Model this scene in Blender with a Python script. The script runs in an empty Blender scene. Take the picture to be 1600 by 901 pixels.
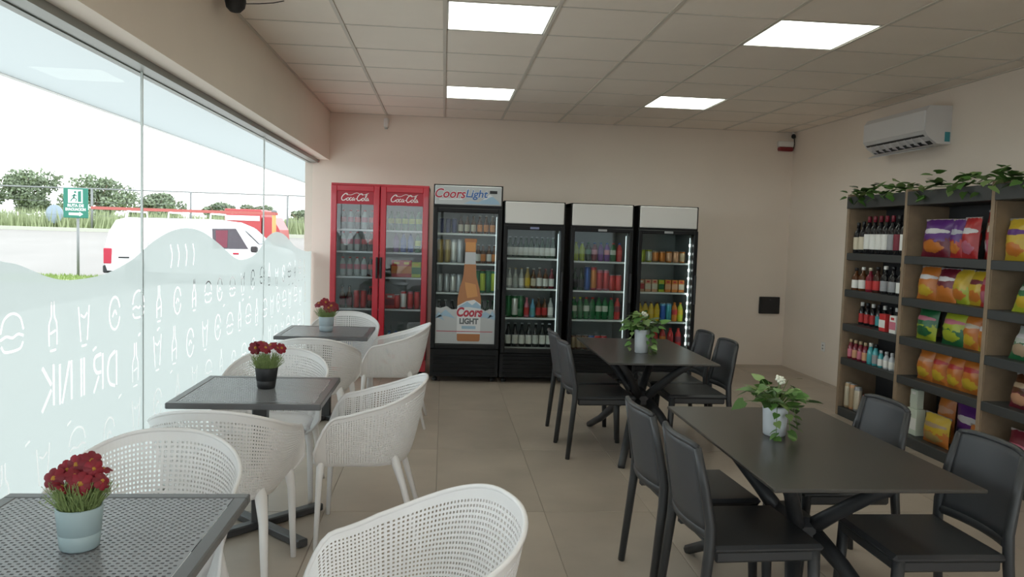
import bpy, bmesh, math, random
from mathutils import Vector, Matrix
random.seed(7)
sc = bpy.context.scene
C = sc.collection
PI = math.pi

# ------------------------------------------------------------------ camera
CAM = Vector((0.0, 0.0, 1.5053))
RT = Vector((0.99585288, -0.08543053, 0.03128349))
UP = Vector((-0.02532395, 0.069973, 0.99722739))
FW = Vector((0.08738266, 0.993884, -0.06751938))
cd = bpy.data.cameras.new('camera')
cam = bpy.data.objects.new('camera', cd); C.objects.link(cam)
m = Matrix((RT, UP, -FW)).transposed().to_4x4(); m.translation = CAM
cam.matrix_world = m
cd.sensor_width = 36.0; cd.sensor_fit = 'HORIZONTAL'
cd.lens = 1235.77 / 1600 * 36.0
cd.clip_start = 0.05; cd.clip_end = 500
sc.camera = cam

# ------------------------------------------------------------------ world: hazy bright sky with soft cloud
SKY = 2.4
w = bpy.data.worlds.new('world'); sc.world = w; w.use_nodes = True
nt = w.node_tree; nt.nodes.clear()
out = nt.nodes.new('ShaderNodeOutputWorld'); bg = nt.nodes.new('ShaderNodeBackground')
tc = nt.nodes.new('ShaderNodeTexCoord'); mp = nt.nodes.new('ShaderNodeMapping'); mp.inputs['Scale'].default_value = (1.5, 1.5, 5)
nz = nt.nodes.new('ShaderNodeTexNoise'); nz.inputs['Scale'].default_value = 2.2; nz.inputs['Detail'].default_value = 5
cr = nt.nodes.new('ShaderNodeValToRGB')
cr.color_ramp.elements[0].position = 0.36; cr.color_ramp.elements[0].color = (0.80, 0.89, 0.96, 1)
cr.color_ramp.elements[1].position = 0.60; cr.color_ramp.elements[1].color = (0.98, 0.99, 1.0, 1)
nt.links.new(tc.outputs['Generated'], mp.inputs['Vector']); nt.links.new(mp.outputs['Vector'], nz.inputs['Vector'])
nt.links.new(nz.outputs['Fac'], cr.inputs['Fac']); nt.links.new(cr.outputs['Color'], bg.inputs['Color'])
bg.inputs['Strength'].default_value = SKY
nt.links.new(bg.outputs['Background'], out.inputs['Surface'])

sc.view_settings.view_transform = 'Standard'; sc.view_settings.look = 'None'
sc.view_settings.gamma = 1.0; sc.view_settings.use_curve_mapping = False
sc.view_settings.exposure = 0.75
try:
    sc.cycles.use_denoising = True
    sc.cycles.max_bounces = 10; sc.cycles.diffuse_bounces = 6; sc.cycles.transparent_max_bounces = 24
    sc.cycles.sample_clamp_indirect = 6.0
    sc.cycles.caustics_reflective = False; sc.cycles.caustics_refractive = False
except Exception:
    pass
PANEL = 3.2     # emission of the ceiling light panels

# ------------------------------------------------------------------ helpers
def lin(r, g, b):
    f = lambda c: (c / 255 / 12.92) if c / 255 <= 0.04045 else ((c / 255 + 0.055) / 1.055) ** 2.4
    return (f(r), f(g), f(b))
MATS = {}
def mat(name, col, rough=0.5, metal=0.0, spec=0.5, noise=0.0, nscale=8.0, bump=0.0, bscale=60.0, emit=None, estr=0.0, trans=0.0, alpha=1.0, coat=0.0, rnd=0.0):
    if name in MATS: return MATS[name]
    mt = bpy.data.materials.new(name); mt.use_nodes = True
    t = mt.node_tree; b = t.nodes['Principled BSDF']
    b.inputs['Base Color'].default_value = (*col, 1); b.inputs['Roughness'].default_value = rough
    b.inputs['Metallic'].default_value = metal
    b.inputs['Specular IOR Level'].default_value = spec
    b.inputs['Transmission Weight'].default_value = trans
    b.inputs['Coat Weight'].default_value = coat
    if emit: b.inputs['Emission Color'].default_value = (*emit, 1); b.inputs['Emission Strength'].default_value = estr
    if noise or rnd:
        tc = t.nodes.new('ShaderNodeTexCoord')
        n = t.nodes.new('ShaderNodeTexNoise'); n.inputs['Scale'].default_value = nscale; n.inputs['Detail'].default_value = 6
        t.links.new(tc.outputs['Object'], n.inputs['Vector'])
        mr = t.nodes.new('ShaderNodeMapRange'); mr.inputs['From Min'].default_value = 0.25; mr.inputs['From Max'].default_value = 0.75
        mr.inputs['To Min'].default_value = 1 - noise; mr.inputs['To Max'].default_value = 1 + noise
        t.links.new(n.outputs['Fac'], mr.inputs['Value'])
        val = mr.outputs['Result']
        if rnd:
            oi = t.nodes.new('ShaderNodeObjectInfo')
            m2 = t.nodes.new('ShaderNodeMapRange'); m2.inputs['To Min'].default_value = 1 - rnd; m2.inputs['To Max'].default_value = 1 + rnd
            t.links.new(oi.outputs['Random'], m2.inputs['Value'])
            mm = t.nodes.new('ShaderNodeMath'); mm.operation = 'MULTIPLY'
            t.links.new(val, mm.inputs[0]); t.links.new(m2.outputs['Result'], mm.inputs[1]); val = mm.outputs[0]
            vo = t.nodes.new('ShaderNodeVectorMath'); vo.operation = 'ADD'
            sc3 = t.nodes.new('ShaderNodeVectorMath'); sc3.operation = 'SCALE'; sc3.inputs[0].default_value = (7, 13, 5)
            t.links.new(oi.outputs['Random'], sc3.inputs['Scale'])
            t.links.new(tc.outputs['Object'], vo.inputs[0]); t.links.new(sc3.outputs[0], vo.inputs[1]); t.links.new(vo.outputs[0], n.inputs['Vector'])
        vm = t.nodes.new('ShaderNodeVectorMath'); vm.operation = 'SCALE'; vm.inputs[0].default_value = col
        t.links.new(val, vm.inputs['Scale'])
        t.links.new(vm.outputs[0], b.inputs['Base Color'])
    if bump:
        tc = t.nodes.new('ShaderNodeTexCoord'); n = t.nodes.new('ShaderNodeTexNoise'); n.inputs['Scale'].default_value = bscale
        t.links.new(tc.outputs['Object'], n.inputs['Vector'])
        bp = t.nodes.new('ShaderNodeBump'); bp.inputs['Strength'].default_value = bump; bp.inputs['Distance'].default_value = 0.01
        t.links.new(n.outputs['Fac'], bp.inputs['Height']); t.links.new(bp.outputs['Normal'], b.inputs['Normal'])
    MATS[name] = mt
    return mt
def glass_mat(name, tint, refl=1.0, ior=1.45, rough=0.0):
    if name in MATS: return MATS[name]
    mt = bpy.data.materials.new(name); mt.use_nodes = True; t = mt.node_tree; t.nodes.clear()
    o = t.nodes.new('ShaderNodeOutputMaterial'); mx = t.nodes.new('ShaderNodeMixShader')
    tr = t.nodes.new('ShaderNodeBsdfTransparent'); tr.inputs['Color'].default_value = (*tint, 1)
    gl = t.nodes.new('ShaderNodeBsdfGlossy'); gl.inputs['Roughness'].default_value = rough
    lw = t.nodes.new('ShaderNodeLayerWeight'); pw = t.nodes.new('ShaderNodeMath'); pw.operation = 'POWER'; pw.inputs[1].default_value = 5.0
    ml = t.nodes.new('ShaderNodeMath'); ml.operation = 'MULTIPLY_ADD'; ml.inputs[1].default_value = 0.5 * refl; ml.inputs[2].default_value = 0.04 * refl
    t.links.new(lw.outputs['Facing'], pw.inputs[0]); t.links.new(pw.outputs[0], ml.inputs[0]); t.links.new(ml.outputs[0], mx.inputs[0])
    t.links.new(tr.outputs[0], mx.inputs[1]); t.links.new(gl.outputs[0], mx.inputs[2]); t.links.new(mx.outputs[0], o.inputs[0])
    MATS[name] = mt
    return mt
def film_mat(name, col, clear=0.12):
    mt = bpy.data.materials.new(name); mt.use_nodes = True; t = mt.node_tree; t.nodes.clear()
    o = t.nodes.new('ShaderNodeOutputMaterial'); mx = t.nodes.new('ShaderNodeMixShader'); m2 = t.nodes.new('ShaderNodeMixShader')
    tl = t.nodes.new('ShaderNodeBsdfTranslucent'); tl.inputs['Color'].default_value = (*col, 1)
    df = t.nodes.new('ShaderNodeBsdfDiffuse'); df.inputs['Color'].default_value = (*col, 1)
    tr = t.nodes.new('ShaderNodeBsdfTransparent')
    m2.inputs[0].default_value = 0.12; mx.inputs[0].default_value = clear
    t.links.new(tl.outputs[0], m2.inputs[1]); t.links.new(df.outputs[0], m2.inputs[2])
    t.links.new(m2.outputs[0], mx.inputs[1]); t.links.new(tr.outputs[0], mx.inputs[2]); t.links.new(mx.outputs[0], o.inputs[0])
    return mt
class MB:
    def __init__(s): s.v = []; s.f = []; s.mi = []; s.sm = []
    def add(s, vs, fs, mi=0, sm=False):
        o = len(s.v); s.v += [tuple(p) for p in vs]
        for f in fs: s.f.append([i + o for i in f]); s.mi.append(mi); s.sm.append(sm)
        return s
    def box(s, x0, x1, y0, y1, z0, z1, mi=0):
        vs = [(x, y, z) for z in (z0, z1) for y in (y0, y1) for x in (x0, x1)]
        return s.add(vs, [(0, 2, 3, 1), (4, 5, 7, 6), (0, 1, 5, 4), (2, 6, 7, 3), (0, 4, 6, 2), (1, 3, 7, 5)], mi)
    def cbox(s, x0, x1, y0, y1, z0, z1, b=0.004, mi=0):
        cx, cy, cz = (x0 + x1) / 2, (y0 + y1) / 2, (z0 + z1) / 2; hx, hy, hz = (x1 - x0) / 2, (y1 - y0) / 2, (z1 - z0) / 2
        b = min(b, hx * .9, hy * .9, hz * .9)
        bm = bmesh.new(); pts = []
        for sx in (-1, 1):
            for sy in (-1, 1):
                for sz in (-1, 1):
                    for k in range(3):
                        h = [hx - b, hy - b, hz - b]; h[k] += b
                        pts.append(bm.verts.new((cx + sx * h[0], cy + sy * h[1], cz + sz * h[2])))
        r = bmesh.ops.convex_hull(bm, input=pts)
        bmesh.ops.dissolve_limit(bm, angle_limit=0.01, verts=bm.verts, edges=bm.edges)
        bm.verts.index_update()
        s.add([v.co[:] for v in bm.verts], [[v.index for v in f.verts] for f in bm.faces], mi); bm.free()
        return s
    def lathe(s, prof, n=14, cx=0, cy=0, mi=0, sm=True, a0=0.0):
        vs = []; fs = []
        for r, z in prof:
            for i in range(n):
                a = a0 + 2 * PI * i / n; vs.append((cx + r * math.cos(a), cy + r * math.sin(a), z))
        for k in range(len(prof) - 1):
            for i in range(n):
                j = (i + 1) % n; fs.append((k * n + i, k * n + j, (k + 1) * n + j, (k + 1) * n + i))
        fs.append(tuple(range(n - 1, -1, -1))); fs.append(tuple((len(prof) - 1) * n + i for i in range(n)))
        return s.add(vs, fs, mi, sm)
    def tube(s, pts, rad, n=8, mi=0, sm=True, sx=1.0, sy=1.0, up=None):
        pts = [Vector(p) for p in pts]; vs = []; fs = []
        if not isinstance(rad, (list, tuple)): rad = [rad] * len(pts)
        nprev = None
        for i, p in enumerate(pts):
            t = (pts[min(i + 1, len(pts) - 1)] - pts[max(i - 1, 0)]).normalized()
            if nprev is None:
                u = Vector(up) if up else (Vector((0, 0, 1)) if abs(t.z) < 0.9 else Vector((1, 0, 0)))
                nprev = (u - t * u.dot(t)).normalized()
            else: nprev = (nprev - t * nprev.dot(t)).normalized()
            bi = t.cross(nprev)
            for k in range(n):
                a = 2 * PI * (k + .5) / n
                vs.append(p + nprev * (math.cos(a) * rad[i] * sx) + bi * (math.sin(a) * rad[i] * sy))
        for i in range(len(pts) - 1):
            for k in range(n):
                j = (k + 1) % n; fs.append((i * n + k, i * n + j, (i + 1) * n + j, (i + 1) * n + k))
        fs.append(tuple(range(n - 1, -1, -1))); fs.append(tuple((len(pts) - 1) * n + k for k in range(n)))
        return s.add(vs, fs, mi, sm)
    def prism(s, poly, y0, y1, mi=0, sm=False):     # polygon in xz extruded along y
        n = len(poly); vs = [(x, y0, z) for x, z in poly] + [(x, y1, z) for x, z in poly]
        fs = [tuple(range(n)), tuple(range(2 * n - 1, n - 1, -1))] + [((i + 1) % n, i, n + i, n + (i + 1) % n) for i in range(n)]
        return s.add(vs, fs, mi, sm)
    def poly(s, pts, y, mi=0): return s.add([(x, y, z) for x, z in pts], [tuple(range(len(pts)))], mi)
    def mesh(s, name, mats):
        me = bpy.data.meshes.new(name); me.from_pydata(s.v, [], s.f)
        for mm in (mats if isinstance(mats, (list, tuple)) else [mats]): me.materials.append(mm)
        me.polygons.foreach_set('material_index', s.mi); me.polygons.foreach_set('use_smooth', s.sm)
        me.validate(); me.update()
        return me
    def build(s, name, mats, parent=None, loc=None, rz=0.0, fix=True):
        me = s.mesh(name, mats)
        if fix and len(me.polygons) < 20000:
            bm = bmesh.new(); bm.from_mesh(me); bmesh.ops.recalc_face_normals(bm, faces=bm.faces); bm.to_mesh(me); bm.free()
        return ob(name, me, parent, loc, rz)
def ob(name, data, parent=None, loc=None, rz=0.0, rot=None):
    o = bpy.data.objects.new(name, data); C.objects.link(o)
    if parent: o.parent = parent
    if loc is not None: o.location = loc
    if rot: o.rotation_euler = rot
    else: o.rotation_euler = (0, 0, rz)
    return o
def tag(o, label=None, cat=None, group=None, kind=None):
    if label: o['label'] = label
    if cat: o['category'] = cat
    if group: o['group'] = group
    if kind: o['kind'] = kind
    return o
def thing(name, label, cat, loc=(0, 0, 0), rz=0.0, group=None):
    return tag(ob(name, None, None, loc, rz), label, cat, group)
def dup(root, loc, rz, label=None, rot=None):
    r = root.copy(); C.objects.link(r); r.location = loc; r.rotation_euler = rot if rot else (0, 0, rz)
    if label: r['label'] = label
    for ch in list(root.children):
        c = ch.copy(); C.objects.link(c); c.parent = r
        for g in list(ch.children):
            d = g.copy(); C.objects.link(d); d.parent = c
    return r
def text_mb(body, size, shear=0.0, width=1.0, bold=0.0):
    cu = bpy.data.curves.new('lettering', 'FONT'); cu.body = body; cu.size = size; cu.shear = shear; cu.align_x = 'CENTER'; cu.align_y = 'CENTER'
    cu.offset = bold; cu.resolution_u = 4
    o = bpy.data.objects.new('lettering', cu); C.objects.link(o)
    me = bpy.data.meshes.new_from_object(o.evaluated_get(bpy.context.evaluated_depsgraph_get()))
    vs = [(v.co.x * width, v.co.y) for v in me.vertices]; fs = [tuple(p.vertices) for p in me.polygons]
    bpy.data.objects.remove(o); bpy.data.curves.remove(cu); bpy.data.meshes.remove(me)
    return vs, fs
def add_text(mb, body, size, cx, y, cz, mi=0, shear=0.0, width=1.0, bold=0.0):
    vs, fs = text_mb(body, size, shear, width, bold)
    mb.add([(cx + a, y, cz + b) for a, b in vs], fs, mi)
def crom(pts, n=8, closed=False):
    P = [Vector((*p, 0)) if len(p) == 2 else Vector(p) for p in pts]; o = []
    if closed: P = [P[-1]] + P + [P[0], P[1]]
    else: P = [P[0] * 2 - P[1]] + P + [P[-1] * 2 - P[-2]]
    for i in range(1, len(P) - 2):
        for k in range(n):
            t = k / n; a, b, c, d = P[i - 1], P[i], P[i + 1], P[i + 2]
            o.append(0.5 * ((2 * b) + (c - a) * t + (2 * a - 5 * b + 4 * c - d) * t * t + (3 * b - a - 3 * c + d) * t ** 3))
    if not closed: o.append(P[-2])
    return o
def ribbon(path, wd):      # 2-D centre line to closed outline (left side then right side back)
    L = []; Rr = []
    for i, p in enumerate(path):
        t = (path[min(i + 1, len(path) - 1)] - path[max(i - 1, 0)]); t = t.normalized() if t.length > 1e-9 else Vector((1, 0, 0))
        nn = Vector((-t.y, t.x, 0)) * (wd / 2)
        L.append(p + nn); Rr.append(p - nn)
    return L, Rr

# ------------------------------------------------------------------ dimensions
XL, XR, YW, ZC = -1.346, 4.215, 9.407, 2.851
YB = -3.2                       # wall behind the camera
XG = -1.54                      # glass plane
ZH = 2.305                      # underside of the lintel
WALL = mat('wall_paint', (0.83, 0.735, 0.645), 0.75, noise=0.03, nscale=1.5, bump=0.03, bscale=90)
TILE = mat('ceiling_tile_white', (0.90, 0.81, 0.72), 0.9, noise=0.02, nscale=3, bump=0.08, bscale=160, rnd=0.015)
RAIL = mat('ceiling_rail_grey', (0.66, 0.605, 0.535), 0.5)
ALU = mat('window_aluminium', (0.30, 0.31, 0.29), 0.4, metal=0.3)

# ------------------------------------------------------------------ setting
def struct(name, mb, m, label=None):
    return tag(mb.build(name, m), label, None, None, 'structure')
struct('wall_back', MB().box(XG - 0.08, XR + 0.15, YW, YW + 0.15, -0.1, ZC + 0.3), WALL, 'plain off-white wall behind the row of drink fridges')
struct('wall_right', MB().box(XR, XR + 0.15, YB, YW, -0.1, ZC + 0.3), WALL, 'plain off-white wall behind the snack shelving')
struct('wall_rear', MB().box(XG - 0.08, XR + 0.15, YB - 0.15, YB, ZH + .1, ZC + 0.3).box(XG - .08, XG + .1, YB - .15, YB, -.1, ZC).box(XR - .1, XR + .15, YB - .15, YB, -.1, ZC), WALL, 'off-white wall around the added shop front behind the viewer')
struct('wall_left', MB().box(XG - 0.10, XL, YB, YW, ZH, ZC + 0.3), WALL, 'deep off-white lintel above the long shop window')

# floor: a bed with separate porcelain tiles
GROUT = mat('floor_grout', (0.36, 0.31, 0.265), 0.8)
FT = mat('floor_tile_taupe', (0.42, 0.355, 0.295), 0.38, noise=0.14, nscale=2.6, rnd=0.05, bump=0.02, bscale=30)
fl = struct('floor', MB().box(XG - 0.1, XR + 0.1, YB - 0.1, YW + 0.1, -0.12, -0.004), GROUT, 'taupe floor of long rectangular porcelain tiles')
tw, tl = 0.592, 1.243
ft_me = MB().cbox(-tw / 2 + .002, tw / 2 - .002, -tl / 2 + .002, tl / 2 - .002, -0.012, 0.0, 0.0015).mesh('floor_tile', FT)
for i in range(-3, 8):
    for j in range(-5, 5):
        x = -0.007 + tw * (i + .5); y = 4.205 + tl * (j + .5)
        x0, x1 = x - tw / 2, x + tw / 2; y0, y1 = y - tl / 2, y + tl / 2
        if x1 < XG or x0 > XR or y0 > YW: continue
        if x0 < XG or x1 > XR or y1 > YW:
            a, b = max(x0, XG), min(x1, XR); c2 = min(y1, YW)
            MB().cbox(a + .002 - x, b - .002 - x, y0 + .002 - y, c2 - .002 - y, -0.012, 0.0, 0.0015).build('floor_tile', FT, fl, (x, y, 0))
        else: ob('floor_tile', ft_me, fl, (x, y, 0))

# ceiling: suspended grid with tiles and four light panels
G0X, G0Y, GS = -0.0287, 4.7176, 0.671
ce = struct('ceiling', MB().box(XL - 0.2, XR + 0.1, YB, YW, ZC + 0.10, ZC + 0.2), WALL, 'suspended ceiling of square off-white tiles in a metal grid')
LIGHTS = {(0, 0), (0, 4), (3, 0), (3, 4), (0, -4), (3, -4), (0, -8), (3, -8)}
ti_me = MB().cbox(-GS / 2 + .011, GS / 2 - .011, -GS / 2 + .008, GS / 2 - .008, 0.002, 0.018, 0.003).mesh('ceiling_tile', TILE)
for i in range(-2, 7):
    for j in range(-12, 7):
        x0, x1 = max(G0X + i * GS, XL), min(G0X + (i + 1) * GS, XR); y0, y1 = max(G0Y + j * GS, YB), min(G0Y + (j + 1) * GS, YW)
        if x1 - x0 < 0.03 or y1 - y0 < 0.03: continue
        cx, cy = (x0 + x1) / 2, (y0 + y1) / 2
        if (i, j) in LIGHTS: continue
        if x1 - x0 > GS - .01 and y1 - y0 > GS - .01: ob('ceiling_tile', ti_me, ce, (cx, cy, ZC))
        else: MB().cbox(x0 + .011 - cx, x1 - .011 - cx, y0 + .011 - cy, y1 - .011 - cy, 0.002, 0.018, 0.003).build('ceiling_tile', TILE, ce, (cx, cy, ZC))
for i in range(-1, 7):
    x = G0X + i * GS; MB().box(-.012, .012, YB, YW, -0.004, 0.012).build('grid_rail', RAIL, ce, (x, 0, ZC))
for j in range(-11, 7):
    y = G0Y + j * GS; MB().box(XL, XR, -.0085, .0085, -0.0005, 0.012).build('grid_rail', RAIL, ce, (0, y, ZC))
MB().box(XL, XL + .02, YB, YW, -.004, .01).build('edge_rail', RAIL, ce, (0, 0, ZC)); MB().box(XL, XR, YW - .02, YW, -.004, .01).build('edge_rail', RAIL, ce, (0, 0, ZC))
MB().box(XR - .02, XR, YB, YW, -.004, .01).build('edge_rail', RAIL, ce, (0, 0, ZC))
PANELM = mat('light_diffuser', (0.8, 0.82, 0.78), 0.5, emit=(0.90, 0.97, 0.86), estr=PANEL)
WHITE = mat('white_plastic', (0.80, 0.79, 0.77), 0.4)
LLAB = {(0, 0): 'lit square ceiling panel, the one nearer the viewer in the window-side column', (0, 4): 'small lit square ceiling panel just above the drink fridges',
        (3, 0): 'lit square ceiling panel, nearer one in the column towards the air conditioner', (3, 4): 'lit square ceiling panel close to the back wall beside the air conditioner'}
for (i, j) in sorted(LIGHTS):
    x, y = G0X + (i + .5) * GS, G0Y + (j + .5) * GS
    lab = LLAB.get((i, j), 'lit ceiling panel behind the viewer, %s column, %s row' % ('window-side' if i == 0 else 'shelf-side', 'first' if j == -4 else 'second'))
    t = thing('ceiling_light', lab, 'light', (x, y, ZC), 0, 'lit ceiling panels')
    h = GS / 2 - .012
    MB().box(-h, h, -h, -h + .012, .001, .02).box(-h, h, h - .012, h, .001, .02).box(-h, -h + .012, -h, h, .001, .02).box(h - .012, h, -h, h, .001, .02).build('frame', WHITE, t)
    MB().box(-h + .011, h - .011, -h + .011, h - .011, .005, .012).build('diffuser', PANELM, t)

# ------------------------------------------------------------------ window wall
GL = glass_mat('window_glass', (0.955, 0.98, 0.972), 0.14)
win = tag(ob('window_1', None, None, (0, 0, 0)), 'long frameless shop window with frosted film along its lower half', None, None, 'structure')
seams = [YB, -1.275, 1.465, 4.205, 6.945, YW]
for a, b in zip(seams[:-1], seams[1:]):
    MB().box(XG - .005, XG + .005, a + .003, b - .003, 0.05, 2.272).build('glass_pane', GL, win)
JOINT = mat('silicone_joint', (0.62, 0.67, 0.65), 0.4)
for s in seams[1:-1]: MB().box(XG - .006, XG + .006, s - .004, s + .004, 0.05, 2.272).build('silicone_joint', JOINT, win)
MB().box(XG - .05, XG + .07, YB, YW, 2.268, ZH).box(XG - .05, XG - .012, YB, YW, 2.262, ZH).build('head_frame', ALU, win)
MB().box(XG - .04, XG + .04, YB, YW, 0.0, 0.055).build('sill_frame', ALU, win)

# unseen glazed front added behind the viewer to let in more daylight
wr_ = tag(ob('fill_window', None, None, (0, YB, 0)), 'added glazed front behind the viewer, letting more daylight into the room', None, None, 'structure')
for k in range(4):
    a_ = XG + .1 + (XR - XG - .2) * k / 4; b_ = XG + .1 + (XR - XG - .2) * (k + 1) / 4
    MB().box(a_ + .03, b_ - .03, -.08, -.07, .06, ZH + .05).build('glass_pane', GL, wr_)
    MB().box(a_ - .03, a_ + .03, -.11, -.04, 0, ZH + .1).build('mullion', ALU, wr_)
MB().box(XG + .1, XR - .1, -.11, -.04, 0, .06).box(XG + .1, XR - .1, -.11, -.04, ZH + .05, ZH + .1).build('rail', ALU, wr_)

# frosted film with a wavy top edge; the doodles are cut out of it
wave = [(YB + .02, 1.30), (-2.0, 1.5), (-1.0, 1.33), (0.2, 1.26), (1.0, 1.46), (1.7, 1.50), (2.4, 1.42), (2.90, 1.357), (3.03, 1.336), (3.236, 1.283), (3.42, 1.262), (3.73, 1.269), (4.03, 1.318), (4.21, 1.371), (4.37, 1.418), (4.617, 1.466), (4.894, 1.486), (5.21, 1.463),
        (5.568, 1.385), (5.985, 1.276), (6.267, 1.252), (6.684, 1.291), (7.03, 1.41), (7.42, 1.465), (7.863, 1.429), (8.367, 1.315), (8.94, 1.255), (YW - .02, 1.243)]
outl = [(p.x, p.y) for p in crom(wave, 6)] + [(YW - .02, 0.06), (YB + .02, 0.06)]
cuts = []
def stroke(pts, wd=0.014, smooth=True):
    path = crom(pts, 5) if smooth and len(pts) > 2 else [Vector((*p, 0)) for p in pts]
    L, Rr = ribbon(path, wd); cuts.append([(p.x, p.y) for p in L] + [(p.x, p.y) for p in reversed(Rr)])
# mirrored DRINK (it is written to be read from outside): letters run towards -y
def letter(ch, y, z, wdt, hgt, k=0.016):
    g = .13
    S = {'D': [[(0, 0), (0, 1)], [(.16, 1), (.75, .85), (.95, .5), (.75, .15), (.16, 0)]],
         'R': [[(0, 0), (0, 1)], [(.16, 1), (.75, .95), (.85, .72), (.6, .53), (.16, .5)], [(.40, .42), (.9, 0)]],
         'I': [[(.35, 0), (.35, 1)], [(.6, 0), (.6, 1)]],
         'N': [[(0, 0), (0, 1)], [(.18, 1), (.78, .0)], [(.96, 0), (.96, 1)]],
         'K': [[(0, 0), (0, 1)], [(.18, .52), (.85, 1)], [(.18, .40), (.9, -.05)]]}[ch]
    for s in S: stroke([(y - a * wdt, z + b * hgt) for a, b in s], k, smooth=len(s) > 3)
yy = 3.87
for ch, zz in zip('DRINK', (.735, .745, .755, .762, .770)):
    letter(ch, yy, zz, .105, .165); yy -= .152
def bottle_doodle(y, z, h, k=.009):
    w2 = h * .16
    stroke([(y - w2 * .35, z + h), (y - w2 * .4, z + h * .7), (y - w2, z + h * .52), (y - w2, z + .02)], k)
    stroke([(y + w2 * .35, z + h), (y + w2 * .4, z + h * .7), (y + w2, z + h * .52), (y + w2, z + .02)], k)
    stroke([(y - w2 * .8, z), (y + w2 * .8, z)], k); stroke([(y - w2 * .7, z + h * .35), (y + w2 * .7, z + h * .4)], k)
def glass_doodle(y, z, h, k=.009):
    w2 = h * .3
    stroke([(y - w2, z + h), (y - w2 * .6, z + .02)], k); stroke([(y + w2, z + h), (y + w2 * .6, z + .02)], k); stroke([(y - w2 * .45, z), (y + w2 * .45, z)], k)
    stroke([(y - w2 * .6, z + h * .8), (y, z + h * .72), (y + w2 * .6, z + h * .82)], k)
def loop_doodle(y, z, r, k=.010):
    stroke([(y + r * math.cos(a) * .8, z + r * math.sin(a)) for a in [0.3 + i * 5.7 / 9 for i in range(10)]], k)
    stroke([(y - r * .35, z - r * .2), (y, z + r * .15), (y + r * .3, z - r * .1)], k)
def burger_doodle(y, z, s, k=.009):
    stroke([(y - s, z + .3 * s), (y - s * .7, z + .9 * s), (y, z + 1.15 * s), (y + s * .7, z + .9 * s), (y + s, z + .3 * s)], k)
    stroke([(y - s, z), (y - s * .5, z + .12 * s), (y, z), (y + s * .5, z + .12 * s), (y + s, z)], k)
    stroke([(y - s * .95, z - .3 * s), (y - s * .6, z - .6 * s), (y + s * .6, z - .6 * s), (y + s * .95, z - .3 * s)], k)
rr = random.Random(3)
kinds = [bottle_doodle, glass_doodle, loop_doodle, burger_doodle]
slots = []
for row, (z0, hh) in enumerate([(.20, .15), (.44, .17), (.98, .17)]):
    y = 1.6 + .07 * row; i = row
    while y < 9.1:
        slots.append((y, z0 + rr.uniform(-.02, .02), hh, i % 4)); y += .27 + rr.uniform(0, .06); i += rr.choice([1, 1, 2, 3])
y = 4.1; i = 0
while y < 9.1: slots.append((y, .70 + rr.uniform(-.02, .02), .19, i % 4)); y += .27 + rr.uniform(0, .05); i += rr.choice([1, 2, 3])
for (y, z, hh, kd) in slots:
    if kd == 0: bottle_doodle(y, z, hh * 1.15)
    elif kd == 1: glass_doodle(y, z, hh)
    elif kd == 2: loop_doodle(y, z + hh * .5, hh * .45)
    else: burger_doodle(y, z + hh * .5, hh * .45)
for k in range(26):
    y = 2.3 + k * .26 + rr.uniform(-.04, .04); z = rr.choice([.40, .665, .935]) + rr.uniform(-.006, .006)
    stroke([(y, z), (y + .035, z + .012)], .010, False)
for y in (4.62, 4.74, 4.88, 5.02): stroke([(y, 1.26), (y + .02, 1.33), (y - .01, 1.39)], .012)
cu = bpy.data.curves.new('film', 'CURVE'); cu.dimensions = '2D'; cu.fill_mode = 'BOTH'
for poly in [outl] + cuts:
    sp = cu.splines.new('POLY'); sp.points.add(len(poly) - 1); sp.use_cyclic_u = True
    for p, (a, b) in zip(sp.points, poly): p.co = (a, b, 0, 1)
o = bpy.data.objects.new('film', cu); C.objects.link(o)
me = bpy.data.meshes.new_from_object(o.evaluated_get(bpy.context.evaluated_depsgraph_get()))
bpy.data.objects.remove(o)
for v in me.vertices: v.co = (XG + .0065, v.co.x, v.co.y)
me.materials.clear(); me.materials.append(film_mat('frosted_film', (0.455, 0.488, 0.474), 0.05))
fo = ob('frosted_film', me, win); fo['label'] = 'frosted film with wavy top and cut-out mirrored lettering and food doodles'

# ------------------------------------------------------------------ outside
rx = random.Random(11)
CONC = mat('outdoor_concrete', (0.235, 0.215, 0.205), 0.85, noise=0.06, nscale=.4)
GRASSG = mat('verge_ground', (0.26, 0.31, 0.12), 0.95, noise=0.2, nscale=1.2)
struct('ground_forecourt', MB().box(-90, XG - .11, -60, 23.4, -0.4, -0.10).box(XG - .11, 60, YW + .2, 23.4, -0.4, -0.10).box(XG - .11, 60, -60, YB - .15, -.4, -.10), CONC, 'pale concrete forecourt outside the window')
struct('road_rising', MB().add([(-90, 23.4, -.10), (60, 23.4, -.10), (60, 36.2, 1.06), (-90, 36.2, 1.06), (-90, 23.4, -.5), (60, 23.4, -.5), (60, 36.2, -.5), (-90, 36.2, -.5)], [(0, 1, 2, 3), (0, 4, 5, 1), (3, 2, 6, 7), (1, 5, 6, 2), (0, 3, 7, 4)]), CONC, 'pale road rising beyond the parked van')
struct('kerb_strip', MB().box(-90, 60, 36.2, 36.5, 0, 1.22), mat('kerb_concrete', (.45, .45, .38), .9), 'low kerb along the far side of the road')
struct('verge', MB().add([(-90, 36.5, 1.18), (60, 36.5, 1.18), (60, 110, 1.7), (-90, 110, 1.7), (-90, 36.5, 0), (60, 36.5, 0), (60, 110, 0), (-90, 110, 0)], [(0, 1, 2, 3), (0, 4, 5, 1), (3, 2, 6, 7)]), GRASSG, 'grassy verge beyond the road')
struct('lawn_strip', MB().cbox(-22, -9.25, 21.3, 23.3, -.2, -.03, .03), GRASSG, 'short lawn strip in front of the road')
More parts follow.
